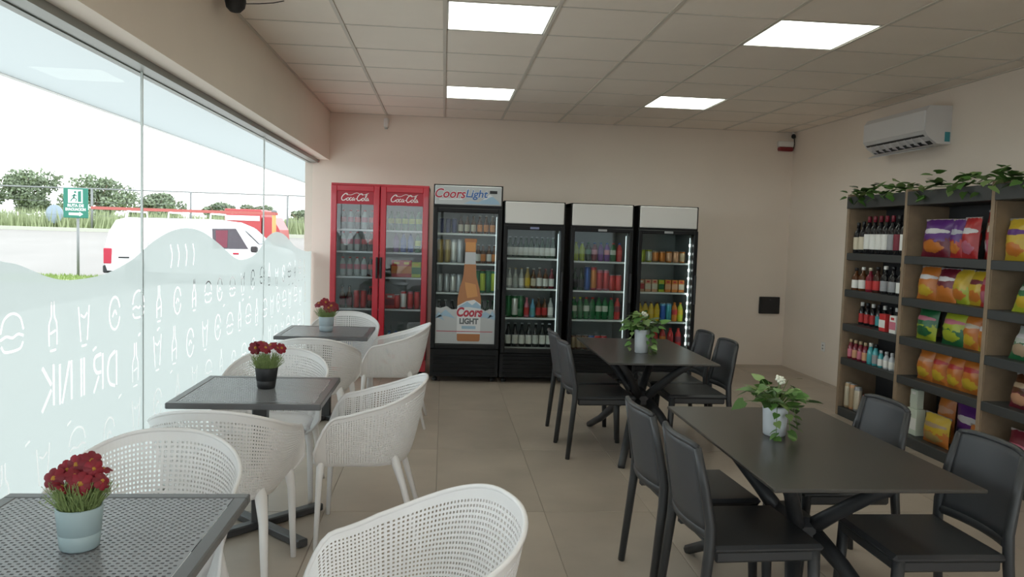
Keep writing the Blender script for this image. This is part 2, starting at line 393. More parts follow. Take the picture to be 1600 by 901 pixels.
struct('ground_bounce_slab', MB().box(-7.0, XG - .11, -30, 21.0, -.12, -.02), mat('pale_bounce_slab', (.52, .50, .48), .8, noise=.04, nscale=.6), 'added pale slab right outside the window, brightening the film cut-outs')  # pale slab added to brighten the film cut-outs and bounce light indoors
CANO = film_mat('awning_membrane', (0.265, 0.28, 0.28), 0.0)
can = struct('roof_awning', MB().add([(-3.37, -16, 2.6), (XG - .11, -16, 2.6), (XG - .11, 32, 2.6), (-3.37, 32, 2.6)], [(0, 1, 2, 3)]), CANO, 'white membrane awning over the added slab outside the window')
MB().box(-3.40, -3.34, -16, 32, 2.595, 2.66).build('edge_beam', mat('awning_steel', (.75, .76, .76), .4), can)
def blades(name, n, x0, x1, y0, y1, zf, h0, h1, m, label):
    mb = MB()
    for k in range(n):
        x = rx.uniform(x0, x1); y = rx.uniform(y0, y1); z = zf(y); h = rx.uniform(h0, h1); a = rx.uniform(0, PI); d = .012 + h * .035
        dx, dy = math.cos(a) * d, math.sin(a) * d; lx, ly = rx.uniform(-.3, .3) * h, rx.uniform(-.3, .3) * h
        mb.add([(x - dx, y - dy, z), (x + dx, y + dy, z), (x + lx, y + ly, z + h)], [(0, 1, 2)])
    return tag(mb.build(name, m, fix=False), label, 'grass', None, 'stuff')
blades('lawn_grass', 5000, -21, -9.3, 21.35, 23.25, lambda y: -.03, .04, .10, mat('lawn_blade', (.22, .30, .09), .8), 'short green grass on the strip around the evacuation sign')
blades('tall_grass', 9000, -30, -2, 36.7, 41, lambda y: 1.18, .35, 1.0, mat('dry_blade', (.30, .34, .19), .8), 'tall yellowish grass along the fence beyond the road')
LEAFD = mat('far_leaf', (0.17, 0.205, 0.135), 0.8, noise=.3, nscale=.6)
BARK = mat('far_bark', (0.16, 0.12, 0.09), 0.9)
def far_tree(x, y, zb, top, wx, label, dense=1.0):
    t = thing('tree', label, 'tree', (x, y, zb), 0, 'trees beyond the fence')
    h = top - zb
    mb = MB().tube([(0, 0, -.2), (.1, 0, h * .3), (-.1, .1, h * .62)], [.22, .16, .09], 7)
    for k in range(5):
        a = k * 1.3; mb.tube([(0, 0, h * (.25 + .05 * k)), (math.cos(a) * wx * .25, math.sin(a) * .6, h * .6), (math.cos(a) * wx * .38, math.sin(a) * .9, h * .78)], [.09, .06, .03], 5)
    mb.build('trunk', BARK, t)
    lb = MB()
    blobs = [(rx.uniform(-.36, .36) * wx, rx.uniform(-.8, .8), h * rx.uniform(.42, .82), rx.uniform(.16, .26) * wx) for k in range(int(9))] + [(0, 0, h * .76, .24 * wx)] + [(rx.uniform(-.42, .42) * wx, rx.uniform(-.6, .6), h * rx.uniform(.12, .40), rx.uniform(.14, .22) * wx) for k in range(6)]
    for (bx, by, bz, br) in blobs:
        for q in range(int(260 * dense)):
            d = Vector((rx.gauss(0, 1), rx.gauss(0, 1), rx.gauss(0, 1))).normalized() * br * rx.uniform(.55, 1.0)
            p = Vector((bx + d.x, by + d.y, min(bz + d.z * .6, h))); s = rx.uniform(.09, .2)
            u = Vector((rx.gauss(0, 1), rx.gauss(0, 1), rx.gauss(0, 1))).normalized(); v = u.orthogonal().normalized()
            lb.add([p + u * s, p + v * s * .6, p - u * s, p - v * s * .6], [(0, 1, 2, 3)])
    lb.build('foliage', LEAFD, t, fix=False)['kind'] = 'stuff'
far_tree(-35.5, 70, 1.5, 5.9, 6.0, 'tall spreading tree at the left edge, beyond the fence')
far_tree(-38.5, 66, 1.5, 4.6, 5.0, 'bushy lower tree partly out of frame at the left edge')
far_tree(-29.3, 70, 1.5, 5.45, 6.4, 'broad domed tree directly behind the green evacuation sign')
far_tree(-25.2, 72, 1.5, 4.15, 4.4, 'smaller round tree above the tail of the white van')
far_tree(-20.2, 74, 1.5, 3.75, 3.0, 'low tree above the middle of the white van')
far_tree(-16.8, 74, 1.5, 3.5, 2.6, 'low tree above the cab of the white van')
far_tree(-12.3, 70, 1.5, 3.1, 2.6, 'pale bushy tree at the window corner by the back wall')
# fence
GALV = mat('galvanised', (0.20, 0.205, 0.205), 0.6, metal=.0)
fe = thing('fence', 'galvanised wire fence with slim posts along the far verge', 'fence', (0, 36.9, 1.18))
MB().tube([(-30, 0, 1.79), (2, 0, 1.79)], .035, 6).build('top_rail', GALV, fe)
for k in range(7): MB().tube([(-24.2 + 4.27 * k, 0, -.2), (-24.2 + 4.27 * k, 0, 1.80)], .05, 6).build('post', GALV, fe)
for z in (.6, 1.2): MB().tube([(-30, 0, z), (2, 0, z)], .008, 4).build('wire', GALV, fe)
# evacuation sign
SGREEN = mat('sign_green', (0.015, 0.16, 0.11), .45); SWHITE = mat('sign_white', (.82, .84, .82), .5)
sg = thing('evacuation_sign', 'green evacuation route sign on a thin grey post beside the van', 'sign', (-10.19, 23.0, -.05))
MB().tube([(0.04, .03, 0), (0.04, .03, 1.66)], .035, 8).build('post', GALV, sg)
MB().cbox(-.33, .33, -.015, .015, 1.645, 2.47, .01).build('board', SGREEN, sg)
pm = MB()
pm.poly([(-.20, 2.06), (.19, 2.06), (.19, 2.43), (-.20, 2.43)], -.0165, 0)
pm.poly([(.06, 2.09), (.15, 2.09), (.15, 2.40), (.06, 2.38)], -.018, 1)
for pts, wd in (([(-.02, 2.31), (-.05, 2.22), (-.03, 2.19)], .045), ([(-.04, 2.21), (-.10, 2.16), (-.13, 2.10)], .03), ([(-.03, 2.2), (.03, 2.16), (.0, 2.10)], .03), ([(-.03, 2.28), (.04, 2.25)], .025), ([(-.04, 2.28), (-.11, 2.24)], .025)):
    L, Rr = ribbon([Vector((*p, 0)) for p in pts], wd); q = [(p.x, p.y) for p in L] + [(p.x, p.y) for p in reversed(Rr)]; pm.poly(q, -.018, 1)
pm.poly([(-.01 + .033 * math.cos(a), 2.36 + .033 * math.sin(a)) for a in [k * PI / 5 for k in range(10)]], -.018, 1)
add_text(pm, 'RUTA DE', .105, 0, -.0165, 1.985, 0, bold=.004); add_text(pm, 'EVACUACION', .10, 0, -.0165, 1.88, 0, width=.85, bold=.004)
pm.poly([(-.18, 1.72), (.10, 1.72), (.10, 1.69), (.20, 1.755), (.10, 1.82), (.10, 1.79), (-.18, 1.79)], -.0165, 0)
pm.build('sign_print', [SWHITE, SGREEN], sg, fix=False)
rb = thing('round_sign', 'pale bluish round board standing in the tall grass', 'sign', (-17.4, 37.2, 1.18))
MB().tube([(0, .03, -.1), (0, .03, .6)], .04, 6).build('post', GALV, rb)
MB().prism([(.38 * math.cos(a), 0.62 + .42 * math.sin(a)) for a in [k * PI / 8 for k in range(16)]], -.02, .02).build('board', mat('pale_blue', (.30, .36, .44), .4), rb)
# van
VW = mat('van_white', (0.86, 0.86, 0.86), .25, coat=.4); DARK = mat('dark_rubber', (.02, .02, .022), .6)
van = thing('van', 'white delivery van parked outside with a red ladder on its roof', 'van', (-6.9, 22.85, -.10))
OX, OY, OZ = 6.9, -22.85, .10
prof = [(-8.95, .22), (-9.03, .45), (-9.03, .80), (-8.93, 1.25), (-8.76, 1.57), (-8.5, 1.65), (-6.4, 1.67), (-5.85, 1.61), (-5.5, 1.47), (-5.2, 1.19), (-4.97, .98), (-4.55, .90), (-4.35, .78), (-4.28, .45), (-4.32, .16)]
vb = MB().prism([(x + OX, z + OZ) for x, z in prof], -.85, .85)
vb.v = [(x, y * (1 - .11 * max(0, min(1, (z - 1.05) / .7))), z) for x, y, z in vb.v]
vb.build('body', VW, van)
def vside(z): return 22.0 + .85 * .11 * max(0, min(1, (z + OZ - 1.05) / .7)) + OY
win_p = [(-6.25, 1.42), (-5.62, 1.44), (-5.27, .90), (-6.2, .88)]
MB().add([(x + OX, vside(z) - .006, z + OZ) for x, z in win_p], [(0, 1, 2, 3)]).build('side_window', mat('van_window', (.05, .035, .045), .1), van, fix=False)
MB().add([(x + OX, vside(z) - .01, z + OZ) for x, z in [(-6.15, 1.38), (-5.83, 1.39), (-5.83, .92), (-6.12, .92)]], [(0, 1, 2, 3)]).build('seat_back', mat('maroon_seat', (.16, .03, .05), .7), van, fix=False)
MB().add([(-5.44 + OX, -.70, 1.43 + OZ), (-5.44 + OX, .70, 1.43 + OZ), (-5.02 + OX, .74, 1.04 + OZ), (-5.02 + OX, -.74, 1.04 + OZ)], [(0, 1, 2, 3)]).build('windshield', mat('van_glass', (.10, .13, .18), .05), van, fix=False).location = (.012, 0, .012)
MB().cbox(-9.05 + OX, -8.84 + OX, -.868, -.75, .40 + OZ, .82 + OZ, .02).build('tail_light', mat('tail_red', (.40, .015, .04), .25), van)
MB().cbox(-8.66 + OX, -8.38 + OX, -.875, -.85, .56 + OZ, .60 + OZ, .008).build('door_handle', DARK, van)
for x_ in (-6.35, -7.9): MB().box(x_ - .008 + OX, x_ + .008 + OX, -.856, -.845, .25 + OZ, 1.02 + OZ).build('door_seam', mat('seam_grey', (.3, .3, .31), .6), van)
MB().cbox(-5.18 + OX, -5.02 + OX, -1.02, -.84, .82 + OZ, .98 + OZ, .03).build('side_mirror', DARK, van)
MB().cbox(-5.68 + OX, -5.52 + OX, -.872, -.85, .74 + OZ, .79 + OZ, .01).build('side_marker', mat('tail_red', None), van)
MB().cbox(-9.10 + OX, -8.95 + OX, -.8, .8, .15 + OZ, .36 + OZ, .03).build('rear_bumper', DARK, van); MB().cbox(-4.34 + OX, -4.22 + OX, -.8, .8, .13 + OZ, .36 + OZ, .03).build('front_bumper', DARK, van)
for x in (-8.2, -5.1):
    for y in (-.78, .78):
        wb = MB().lathe([(.12, -.1), (.30, -.1), (.32, -.06), (.32, .06), (.30, .1), (.12, .1)], 18); wb.v = [(a, c, b + .32) for a, b, c in wb.v]
        wb.build('wheel', DARK, van, (x + OX, y, 0))
for x in (-8.5, -7.4, -6.3): MB().tube([(x + OX, -.78, 1.62 + OZ), (x + OX, -.74, 1.82 + OZ), (x + OX, .74, 1.82 + OZ), (x + OX, .78, 1.62 + OZ)], .022, 6).build('roof_bar', VW, van)
LRED = mat('ladder_red', (0.40, 0.10, 0.085), .5)
ld = thing('ladder', 'long red ladder lying on the roof bars of the white van', 'ladder', (-6.95, 22.3, 1.842))
for y in (-.2, .2): MB().box(-2.45, 2.35, y - .02, y + .02, 0, .075).build('side_rail', LRED, ld)
for k in range(16): MB().tube([(-2.3 + .3 * k, -.2, .05), (-2.3 + .3 * k, .2, .05)], .02, 6).build('rung', LRED, ld)
# red truck far behind the van
tk = thing('truck', 'red and white delivery truck parked behind the van cab', 'truck', (-7.0, 30.5, .42))
MB().cbox(-.95, .35, -.9, .9, .45, 1.72, .03).build('cargo_box', mat('truck_red', (.42, .05, .055), .4), tk)
MB().cbox(-.90, .30, -.915, -.9, 1.30, 1.48, .004).build('stripe', SWHITE, tk)
MB().prism([(.4, .45), (.4, 1.45), (.75, 1.45), (1.0, 1.0), (1.05, .45)], -.85, .85).build('cab', mat('truck_red', None), tk)
for x in (-.6, .7):
    for y in (-.8, .8):
        wb = MB().lathe([(.1, -.1), (.28, -.1), (.3, 0), (.28, .1), (.1, .1)], 14); wb.v = [(a, c, b + .22) for a, b, c in wb.v]
        wb.build('wheel', DARK, tk, (x, y, 0))
pl = thing('orange_post', 'orange post standing at the front of the red truck', 'post', (-5.85, 28, .32))
MB().tube([(0, 0, 0), (0, 0, 1.7)], .07, 8).build('shaft', mat('post_orange', (.62, .26, .08), .5), pl); MB().lathe([(.10, 1.7), (.10, 1.76), (.02, 1.80)], 8).build('cap', GALV, pl)

# ------------------------------------------------------------------ white perforated armchairs
CHW = mat('white_resin', (0.82, 0.80, 0.805), 0.32)
def perforated(fn, nu, nv, th, hole, solid):
    mb = MB(); G = {}; F = []; V = mb.v
    def nrm(u, v):
        e = 1e-3; a = fn(min(u + e, 1), v) - fn(max(u - e, -1), v); b = fn(u, min(v + e, 1)) - fn(u, max(v - e, 0)); n = a.cross(b)
        return n.normalized() if n.length > 1e-12 else Vector((0, 0, 1))
    for i in range(nu + 1):
        for j in range(nv + 1):
            u, v = -1 + 2 * i / nu, j / nv; p = fn(u, v); n = nrm(u, v) * (th / 2)
            G[i, j] = (len(V), len(V) + 1); V.append(tuple(p + n)); V.append(tuple(p - n))
    for i in range(nu):
        for j in range(nv):
            c = [G[i, j], G[i + 1, j], G[i + 1, j + 1], G[i, j + 1]]
            if solid(i, j):
                F.append([k[0] for k in c]); F.append([k[1] for k in reversed(c)]); continue
            q = [[Vector(V[k[s]]) for k in c] for s in (0, 1)]
            inn = []
            for s in (0, 1):
                ce = sum(q[s], Vector()) / 4; ids = []
                for p in q[s]: ids.append(len(V)); V.append(tuple(ce + (p - ce) * hole))
                inn.append(ids)
            for k in range(4):
                l = (k + 1) % 4
                F.append([c[k][0], c[l][0], inn[0][l], inn[0][k]]); F.append([c[l][1], c[k][1], inn[1][k], inn[1][l]])
                F.append([inn[0][k], inn[0][l], inn[1][l], inn[1][k]])
    for j in (0, nv):
        for i in range(nu): F.append([G[i, j][0], G[i + 1, j][0], G[i + 1, j][1], G[i, j][1]])
    for i in (0, nu):
        for j in range(nv): F.append([G[i, j][0], G[i, j + 1][0], G[i, j + 1][1], G[i, j][1]])
    mb.f = F; mb.mi = [0] * len(F); mb.sm = [False] * len(F)
    return mb
def sstep(a, b, x): t = max(0, min(1, (x - a) / (b - a))); return t * t * (3 - 2 * t)
def ucurve(t, a, yc, b, yf, n=2.4):
    s = abs(t); sg = 1 if t >= 0 else -1
    if s <= .62:
        ph = s / .62 * PI / 2
        return sg * a * math.sin(ph) ** (2 / n), yc - b * max(0, math.cos(ph)) ** (2 / n)
    return sg * a, yc + (s - .62) / .38 * (yf - yc)
def rim_z(t):
    s = abs(t); z = .785 - .150 * sstep(.0, .92, s)
    if s > .84: z -= .16 * ((s - .84) / .16) ** 2
    return z
def shell(t, v):
    bx, by = ucurve(t, .208, -.02, .19, .20); rx_, ry = ucurve(t, .285, -.03, .275, .205)
    e = v ** .72; zr = rim_z(t)
    return Vector((bx + (rx_ - bx) * e, by + (ry - by) * e, .395 + (zr - .395) * v ** 1.12))
NU, NV = 108, 26
sh_mb = perforated(shell, NU, NV, .006, .50, lambda i, j: j < 2 or j > NV - 3 or i < 4 or i > NU - 5)
wc = thing('perforated_armchair', 'x', 'chair', (0, 0, 0), 0, 'white perforated tub armchairs')
sh_mb.build('shell', CHW, wc, fix=False)
rim = [shell(-1 + 2 * i / 60, 1.0) for i in range(61)]
rim = [shell(-1, v) for v in (0, .3, .6, .85)] + rim + [shell(1, v) for v in (.85, .6, .3, 0)]
MB().tube(rim, .0075, 8).build('rim', CHW, wc)
ol = [ucurve(-1 + 2 * i / 40, .212, -.02, .195, .20) for i in range(41)]
ol += [(.17, .225), (0, .235), (-.17, .225)]
sm_ = MB(); n = len(ol); vs = []
for k, (s, z) in enumerate([(0.0, .408), (.35, .409), (.7, .413), (.93, .42), (1.0, .412), (1.0, .392), (.9, .385), (0.0, .385)]):
    vs += [(x * s, (y - .0) * s, z) for x, y in ol]
fs = [(k * n + i, k * n + (i + 1) % n, (k + 1) * n + (i + 1) % n, (k + 1) * n + i) for k in range(7) for i in range(n)]
sm_.add(vs, fs, 0, True).build('seat', CHW, wc)
for sx in (-1, 1):
    MB().tube([(sx * .214, .182, .43), (sx * .222, .184, .395), (sx * .232, .188, .33), (sx * .242, .20, .0)], [.014, .022, .018, .0125], 10, sx=1.0, sy=.85).build('leg', CHW, wc)
    MB().tube([(sx * .178, -.150, .45), (sx * .186, -.165, .40), (sx * .205, -.20, .30), (sx * .235, -.285, .0)], [.014, .026, .019, .0125], 10, sx=1.0, sy=.85).build('leg', CHW, wc)
WCH = [(-.93, 2.53, PI + .04, 'white perforated armchair behind the nearest window table, facing the viewer'),
       (-.90, 3.42, -.03, 'white perforated armchair seen from behind at the middle window table'),
       (-.93, 4.50, PI, 'white perforated armchair behind the middle window table with the black pot'),
       (-.86, 5.55, .0, 'white perforated armchair seen from behind at the farthest window table'),
       (-.82, 6.74, PI, 'white perforated armchair beyond the farthest window table, before the red fridge'),
       (-.370, 3.93, PI / 2 + .02, 'white perforated armchair in side view, aisle side of the middle window table'),
       (-.395, 6.24, PI / 2 + .0, 'white perforated armchair in side view before the poster fridge, farthest on the aisle'),
       (-.085, 2.03, PI / 2 + .38, 'nearest white perforated armchair, cropped by the lower frame edge')]
for k, (x, y, rz, lab) in enumerate(WCH):
    if k == 0: wc.location = (x, y, 0); wc.rotation_euler = (0, 0, rz); wc['label'] = lab
    else: dup(wc, (x, y, 0), rz, lab)

# ------------------------------------------------------------------ square perforated window tables
TZ = .705
TD = mat('table_graphite', (0.045, 0.045, 0.048), 0.35); TDF = mat('table_frame_graphite', (0.12, 0.12, 0.127), 0.30); TDP = mat('perforated_top_sheen', (0.23, 0.23, 0.243), 0.26, spec=.9)  # perforated top coloured lighter to stand for the window's reflected sheen
def perf_top(half, p, q, hx, hy):      # rows of slots, each row shifted by a third of the pitch
    mb = MB(); V = mb.v; F = mb.f; nr = round(2 * half / q); q = 2 * half / nr
    for j in range(nr):
        y0 = -half + j * q; sh = (j % 3) * p / 3
        xs = [-half]; x = -half + sh if sh else -half + p
        while x < half - 1e-6: xs.append(x); x += p
        xs.append(half)
        for a, b in zip(xs[:-1], xs[1:]):
            o = len(V); V += [(a, y0, 0), (b, y0, 0), (b, y0 + q, 0), (a, y0 + q, 0)]
            if b - a < p * .98: F.append([o, o + 1, o + 2, o + 3]); continue
            cx, cy = (a + b) / 2, y0 + q / 2
            h = [(cx - hx, cy - hy), (cx + hx, cy - hy), (cx + hx, cy + hy), (cx - hx, cy + hy)]
            V += [(x_, y_, 0) for x_, y_ in h] + [(x_, y_, -.008) for x_, y_ in h]
            for k in range(4):
                l = (k + 1) % 4; F.append([o + k, o + l, o + 4 + l, o + 4 + k]); F.append([o + 4 + k, o + 4 + l, o + 8 + l, o + 8 + k])
    mb.mi = [0] * len(F); mb.sm = [False] * len(F)
    return mb
wt = thing('cafe_table', 'x', 'table', (0, 0, 0), 0, 'square graphite window tables')
HT = .345; HI = .305
MB().cbox(-HT, HT, -HT, -HI, TZ - .028, TZ, .004).cbox(-HT, HT, HI, HT, TZ - .028, TZ, .004).cbox(-HT, -HI, -HI - .003, HI + .003, TZ - .028, TZ, .004).cbox(HI, HT, -HI - .003, HI + .003, TZ - .028, TZ, .004).build('top_frame', TDF, wt)
po = perf_top(HI, .0203, .0142, .0042, .0034).build('perforated_top', TDP, wt, fix=False); po.location = (0, 0, TZ - .0015)
MB().box(-HI, HI, -.02, .02, TZ - .03, TZ - .012).box(-.02, .02, -HI, HI, TZ - .03, TZ - .012).build('under_brace', TD, wt)
MB().cbox(-.035, .035, -.035, .035, .03, TZ - .02, .006).build('column', TD, wt)
for k in range(4):
    a = PI / 4 + k * PI / 2; mb = MB().cbox(.0, .37, -.0275, .0275, .004, .042, .006)
    c_, s_ = math.cos(a), math.sin(a); mb.v = [(x * c_ - y * s_, x * s_ + y * c_, z) for x, y, z in mb.v]
    mb.build('foot', TD, wt)
WT = [(-.905, 2.045, 'nearest square perforated graphite table, holding the pale blue flower pot'), (-.885, 3.97, 'middle square perforated graphite table, holding the black flower pot'), (-.895, 6.29, 'farthest square perforated graphite table, before the red fridge')]
for k, (x, y, lab) in enumerate(WT):
    if k == 0: wt.location = (x, y, 0); wt['label'] = lab
    else: dup(wt, (x, y, 0), 0, lab)

# ------------------------------------------------------------------ black dining set
BK = mat('black_resin', (0.030, 0.031, 0.034), 0.42); BKP = mat('black_resin_panel', (0.045, 0.047, 0.053), 0.48, bump=.05, bscale=300)
bc = thing('dining_chair', 'x', 'chair', (0, 0, 0), 0, 'black resin dining chairs')
SZ = .43
MB().cbox(-.215, .215, -.205, .215, SZ - .03, SZ, .012).cbox(-.205, .205, .17, .205, SZ - .065, SZ - .02, .008).cbox(-.205, -.175, -.19, .19, SZ - .065, SZ - .02, .008).cbox(.175, .205, -.19, .19, SZ - .065, SZ - .02, .008).build('seat', BK, bc)
def backp(u, v):      # u -1..1, v 0..1
    z = .475 + .312 * v - .010 * abs(u) ** 6 * v; hw = .190 - .012 * v
    y = -.212 - .055 * v - .030 * (1 - u * u)
    return Vector((u * hw, y, z))
bp_ = perforated(backp, 12, 10, .014, .5, lambda i, j: True)
bp_.sm = [True] * len(bp_.f); bp_.build('backrest', BKP, bc)
for sx in (-1, 1):
    MB().tube([(sx * .215, -.255, 0), (sx * .203, -.215, .40), (sx * .198, -.212, .50), (sx * .190, -.238, .64), (sx * .178, -.266, .775)], [.017, .021, .021, .019, .015], 8, sx=1.1, sy=.9).build('leg', BK, bc)
    MB().tube([(sx * .19, .185, SZ - .02), (sx * .195, .205, 0)], [.023, .017], 8).build('leg', BK, bc)
MB().tube([backp(-1 + k / 8, 1) for k in range(17)], .0115, 8).build('top_rail', BK, bc)
MB().tube([backp(-1.03 + k * 2.06 / 16, 0) + Vector((0, 0, -.012)) for k in range(17)], .016, 8, sx=1.3, sy=.7).build('lower_rail', BK, bc)
R1, R2 = (1.465, 3.07), (1.445, 5.59)
BCH = [(1.115, 5.45, -PI / 2 + .05, 'black dining chair on the aisle side of the far table, nearer the viewer'),
       (1.115, 5.94, -PI / 2 + .03, 'black dining chair on the aisle side of the far table, nearer the fridges'),
       (1.805, 5.54, PI / 2, 'black dining chair on the wall side of the far table, nearer the viewer'),
       (1.805, 6.04, PI / 2, 'black dining chair on the wall side of the far table, nearer the fridges'),
       (1.135, 3.36, -PI / 2 + .06, 'black dining chair on the aisle side of the near table, farther one'),
       (1.17, 2.87, -PI / 2 + .04, 'black dining chair on the aisle side of the near table, closest to viewer'),
       (1.80, 3.47, PI / 2, 'black dining chair between the near table and snack shelves, farther one'),
       (1.81, 2.775, PI / 2, 'black dining chair by the snack shelves, cropped by the frame edge')]
for k, (x, y, rz, lab) in enumerate(BCH):
    if k == 0: bc.location = (x, y, 0); bc.rotation_euler = (0, 0, rz); bc['label'] = lab
    else: dup(bc, (x, y, 0), rz, lab)
dt = thing('dining_table', 'x', 'table', (0, 0, 0), 0, 'long black dining tables')
TT = mat('table_top_brown_black', (0.050, 0.046, 0.041), 0.30, noise=.04, nscale=4)
MB().cbox(-.37, .37, -.625, .625, TZ - .013, TZ, .003).build('table_top', TT, dt)
MB().cbox(-.06, .06, -.13, .13, .30, .42, .03).build('hub', BK, dt)
MB().cbox(-.28, .28, -.45, -.40, TZ - .04, TZ - .012, .006).cbox(-.28, .28, .40, .45, TZ - .04, TZ - .012, .006).build('under_brace', BK, dt)
for sx in (-1, 1):
    for sy in (-1, 1):
        MB().tube([(sx * .02, sy * .06, .38), (sx * .10, sy * .22, .27), (sx * .19, sy * .43, .10), (sx * .25, sy * .58, 0.012)], [.036, .032, .027, .024], 8).build('leg', BK, dt)
        MB().tube([(sx * .02, sy * .07, .36), (sx * .08, sy * .17, .46), (sx * .16, sy * .30, .58), (sx * .25, sy * .425, TZ - .02)], [.036, .030, .027, .024], 8).build('support_arm', BK, dt)
dt.location = (*R1, 0); dt['label'] = 'near long black dining table with a trailing plant in a white pot'
dup(dt, (*R2, 0), 0, 'far long black dining table standing before the drink fridges')

# ------------------------------------------------------------------ potted plants
SOIL = mat('soil', (.035, .025, .018), .95)
STEM = mat('stem_green', (.12, .20, .05), .6)
def pot(t, r0, r1, h, m, line=False):
    MB().lathe([(r0 - .004, 0), (r0, .004), (r0 + (r1 - r0) * .36, h * .36), (r0 + (r1 - r0) * .36 - (.0012 if line else 0), h * .372), (r0 + (r1 - r0) * .38, h * .385), (r1, h - .004), (r1 - .002, h), (r1 - .006, h - .002), (r1 - .008, h - .02)], 28).build('pot', m, t)
    MB().lathe([(r1 - .0085, h - .03), (r1 - .0085, h - .016), (.001, h - .012)], 20).build('soil', SOIL, t)
PETR = mat('petal_red', (0.21, 0.006, 0.018), .55, rnd=.25, noise=.1); EYE = mat('flower_eye', (.45, .22, .03), .7)
GRN = mat('fine_leaf_green', (.22, .29, .10), .7, noise=.3, nscale=30)
pet = MB(); ps = [(0, 0), (.006, .006), (.0095, .016), (.006, .023), (0, .0245), (-.006, .023), (-.0095, .016), (-.006, .006)]
pet.add([(a, b, .003 - .25 * abs(a) + (b * b) * 9 - .012 * (b / .024) ** 2) for a, b in ps] + [(0, .012, .0045)], [(8, i, (i + 1) % 8) for i in range(8)], 0, True)
pet_me = pet.mesh('petal', PETR)
def flower_pot(x, y, m, label, r0, r1, h, detail, heads):
    t = thing('flower_pot', label, 'potted plant', (x, y, TZ), 0, 'red flower pots on the window tables')
    pot(t, r0, r1, h, m, True)
    rp = random.Random(int(x * 1000)); gm = MB()
    for k in range(430):
        a = rp.uniform(0, 2 * PI); r = (r1 - .012) * rp.random() ** .5; z0 = h - .014; hh = rp.uniform(.03, .085)
        bx, by = r * math.cos(a), r * math.sin(a); ex, ey = bx * 1.5 + rp.uniform(-.028, .028), by * 1.5 + rp.uniform(-.028, .028); z1 = z0 + hh
        gm.add([(bx - .0012, by, z0), (bx + .0012, by, z0), (ex + .0008, ey, z1), (ex - .0008, ey, z1)], [(0, 1, 2, 3)])
        for q in range(3):
            f = rp.uniform(.4, 1); px, py, pz = bx + (ex - bx) * f, by + (ey - by) * f, z0 + hh * f; s = rp.uniform(.004, .009)
            d = Vector((rp.gauss(0, 1), rp.gauss(0, 1), rp.uniform(0, 1))).normalized() * s
            gm.add([(px, py, pz), (px + d.x + .0016, py + d.y, pz + d.z), (px + d.x * 1.5, py + d.y * 1.5, pz + d.z * 1.6), (px + d.x - .0016, py + d.y, pz + d.z)], [(0, 1, 2, 3)])
    gm.build('foliage', GRN, t, fix=False)['kind'] = 'stuff'
    for k, (fx, fy, fz, s) in enumerate(heads):
        MB().tube([(fx * .4, fy * .4, h - .015), (fx * .8, fy * .8, (h + fz) / 2), (fx, fy, fz)], .0012, 5).build('flower_stem', STEM, t)
        fb = MB().lathe([(.0005, -.003), (.0055, -.002), (.006, .003), (.002, .0055)], 8)
        rot = (rp.uniform(-.1, 1.3), rp.uniform(-.8, .8), rp.uniform(0, 1))
        if detail:
            f = fb.build('flower', EYE, t, (fx, fy, fz)); f.rotation_euler = rot; f.scale = (s, s, s)
            for q in range(7): ob('petal', pet_me, f, (0, 0, .001 * (q % 2)), 2 * PI * q / 7)
        else:
            f = fb
            for q in range(7):
                a = 2 * PI * q / 7; f.add([(v[0] * math.cos(a) - v[1] * math.sin(a), v[0] * math.sin(a) + v[1] * math.cos(a), v[2]) for v in pet.v], pet.f, 1, True)
            f = f.build('flower', [EYE, PETR], t, (fx, fy, fz)); f.rotation_euler = rot; f.scale = (s, s, s)
PBL = mat('pot_pale_blue', (.36, .46, .49), .45); PBK = mat('pot_black', (.015, .015, .017), .5); PGY = mat('pot_blue_grey', (.40, .47, .52), .45); PWH = mat('pot_white', (.52, .55, .58), .4)
H1 = [(-.050, -.020, .178, 1.15), (-.034, .015, .190, 1.0), (-.012, .012, .203, 1.1), (.022, .015, .212, 1.1), (.036, -.005, .198, .95), (.016, -.030, .168, 1.2), (.058, -.012, .170, .95), (-.026, -.035, .162, 1.0), (.0, .04, .19, 1.0), (.045, .03, .186, .9), (-.003, -.02, .185, .9)]
flower_pot(-.875, 1.985, PBL, 'pale blue pot of dark red flowers on the nearest window table', .045, .054, .105, True, H1)
flower_pot(-.865, 4.00, PBK, 'black pot of dark red flowers on the middle window table', .043, .056, .105, False, [(-.055, 0, .20, 1.4), (-.02, .01, .225, 1.4), (.02, -.01, .215, 1.45), (.05, .0, .20, 1.4), (.0, -.03, .205, 1.4), (.07, .01, .20, 1.2)])
flower_pot(-.905, 6.30, PGY, 'small blue-grey pot of red flowers on the farthest window table', .052, .060, .115, False, [(-.06, 0, .215, 1.7), (-.01, .01, .225, 1.7), (.04, -.02, .20, 1.9), (.06, .01, .195, 1.8), (.02, -.03, .185, 1.7)])
LEAF = mat('ivy_leaf', (.075, .17, .035), .45, rnd=.45, noise=.25, nscale=25); LEAFP = mat('pale_leaf', (.20, .30, .10), .5, rnd=.3)
FLW = mat('white_bloom', (.75, .76, .66), .6)
lv = [(0, 0), (.30, -.10), (.46, .18), (.34, .52), (.14, .82), (0, 1.05)]
def leaf_mesh(name, m):
    mb = MB(); L = [(a, b, -.25 * a * a - .12 * b * b + .10 * a) for a, b in lv]; Rr = [(-a, b, -.25 * a * a - .12 * b * b + .10 * a) for a, b in lv]
    mid = [(0, b, -.12 * b * b) for b in (0, .0, .2, .5, .8, 1.05)]
    for S in (L, Rr):
        for k in range(5):
            mb.add([mid[k], S[k], S[k + 1], mid[k + 1]], [(0, 1, 2, 3)], 0, True)
    return mb.mesh(name, m)
leaf_me = leaf_mesh('leaf', LEAF); leafp_me = leaf_mesh('leaf', LEAFP)
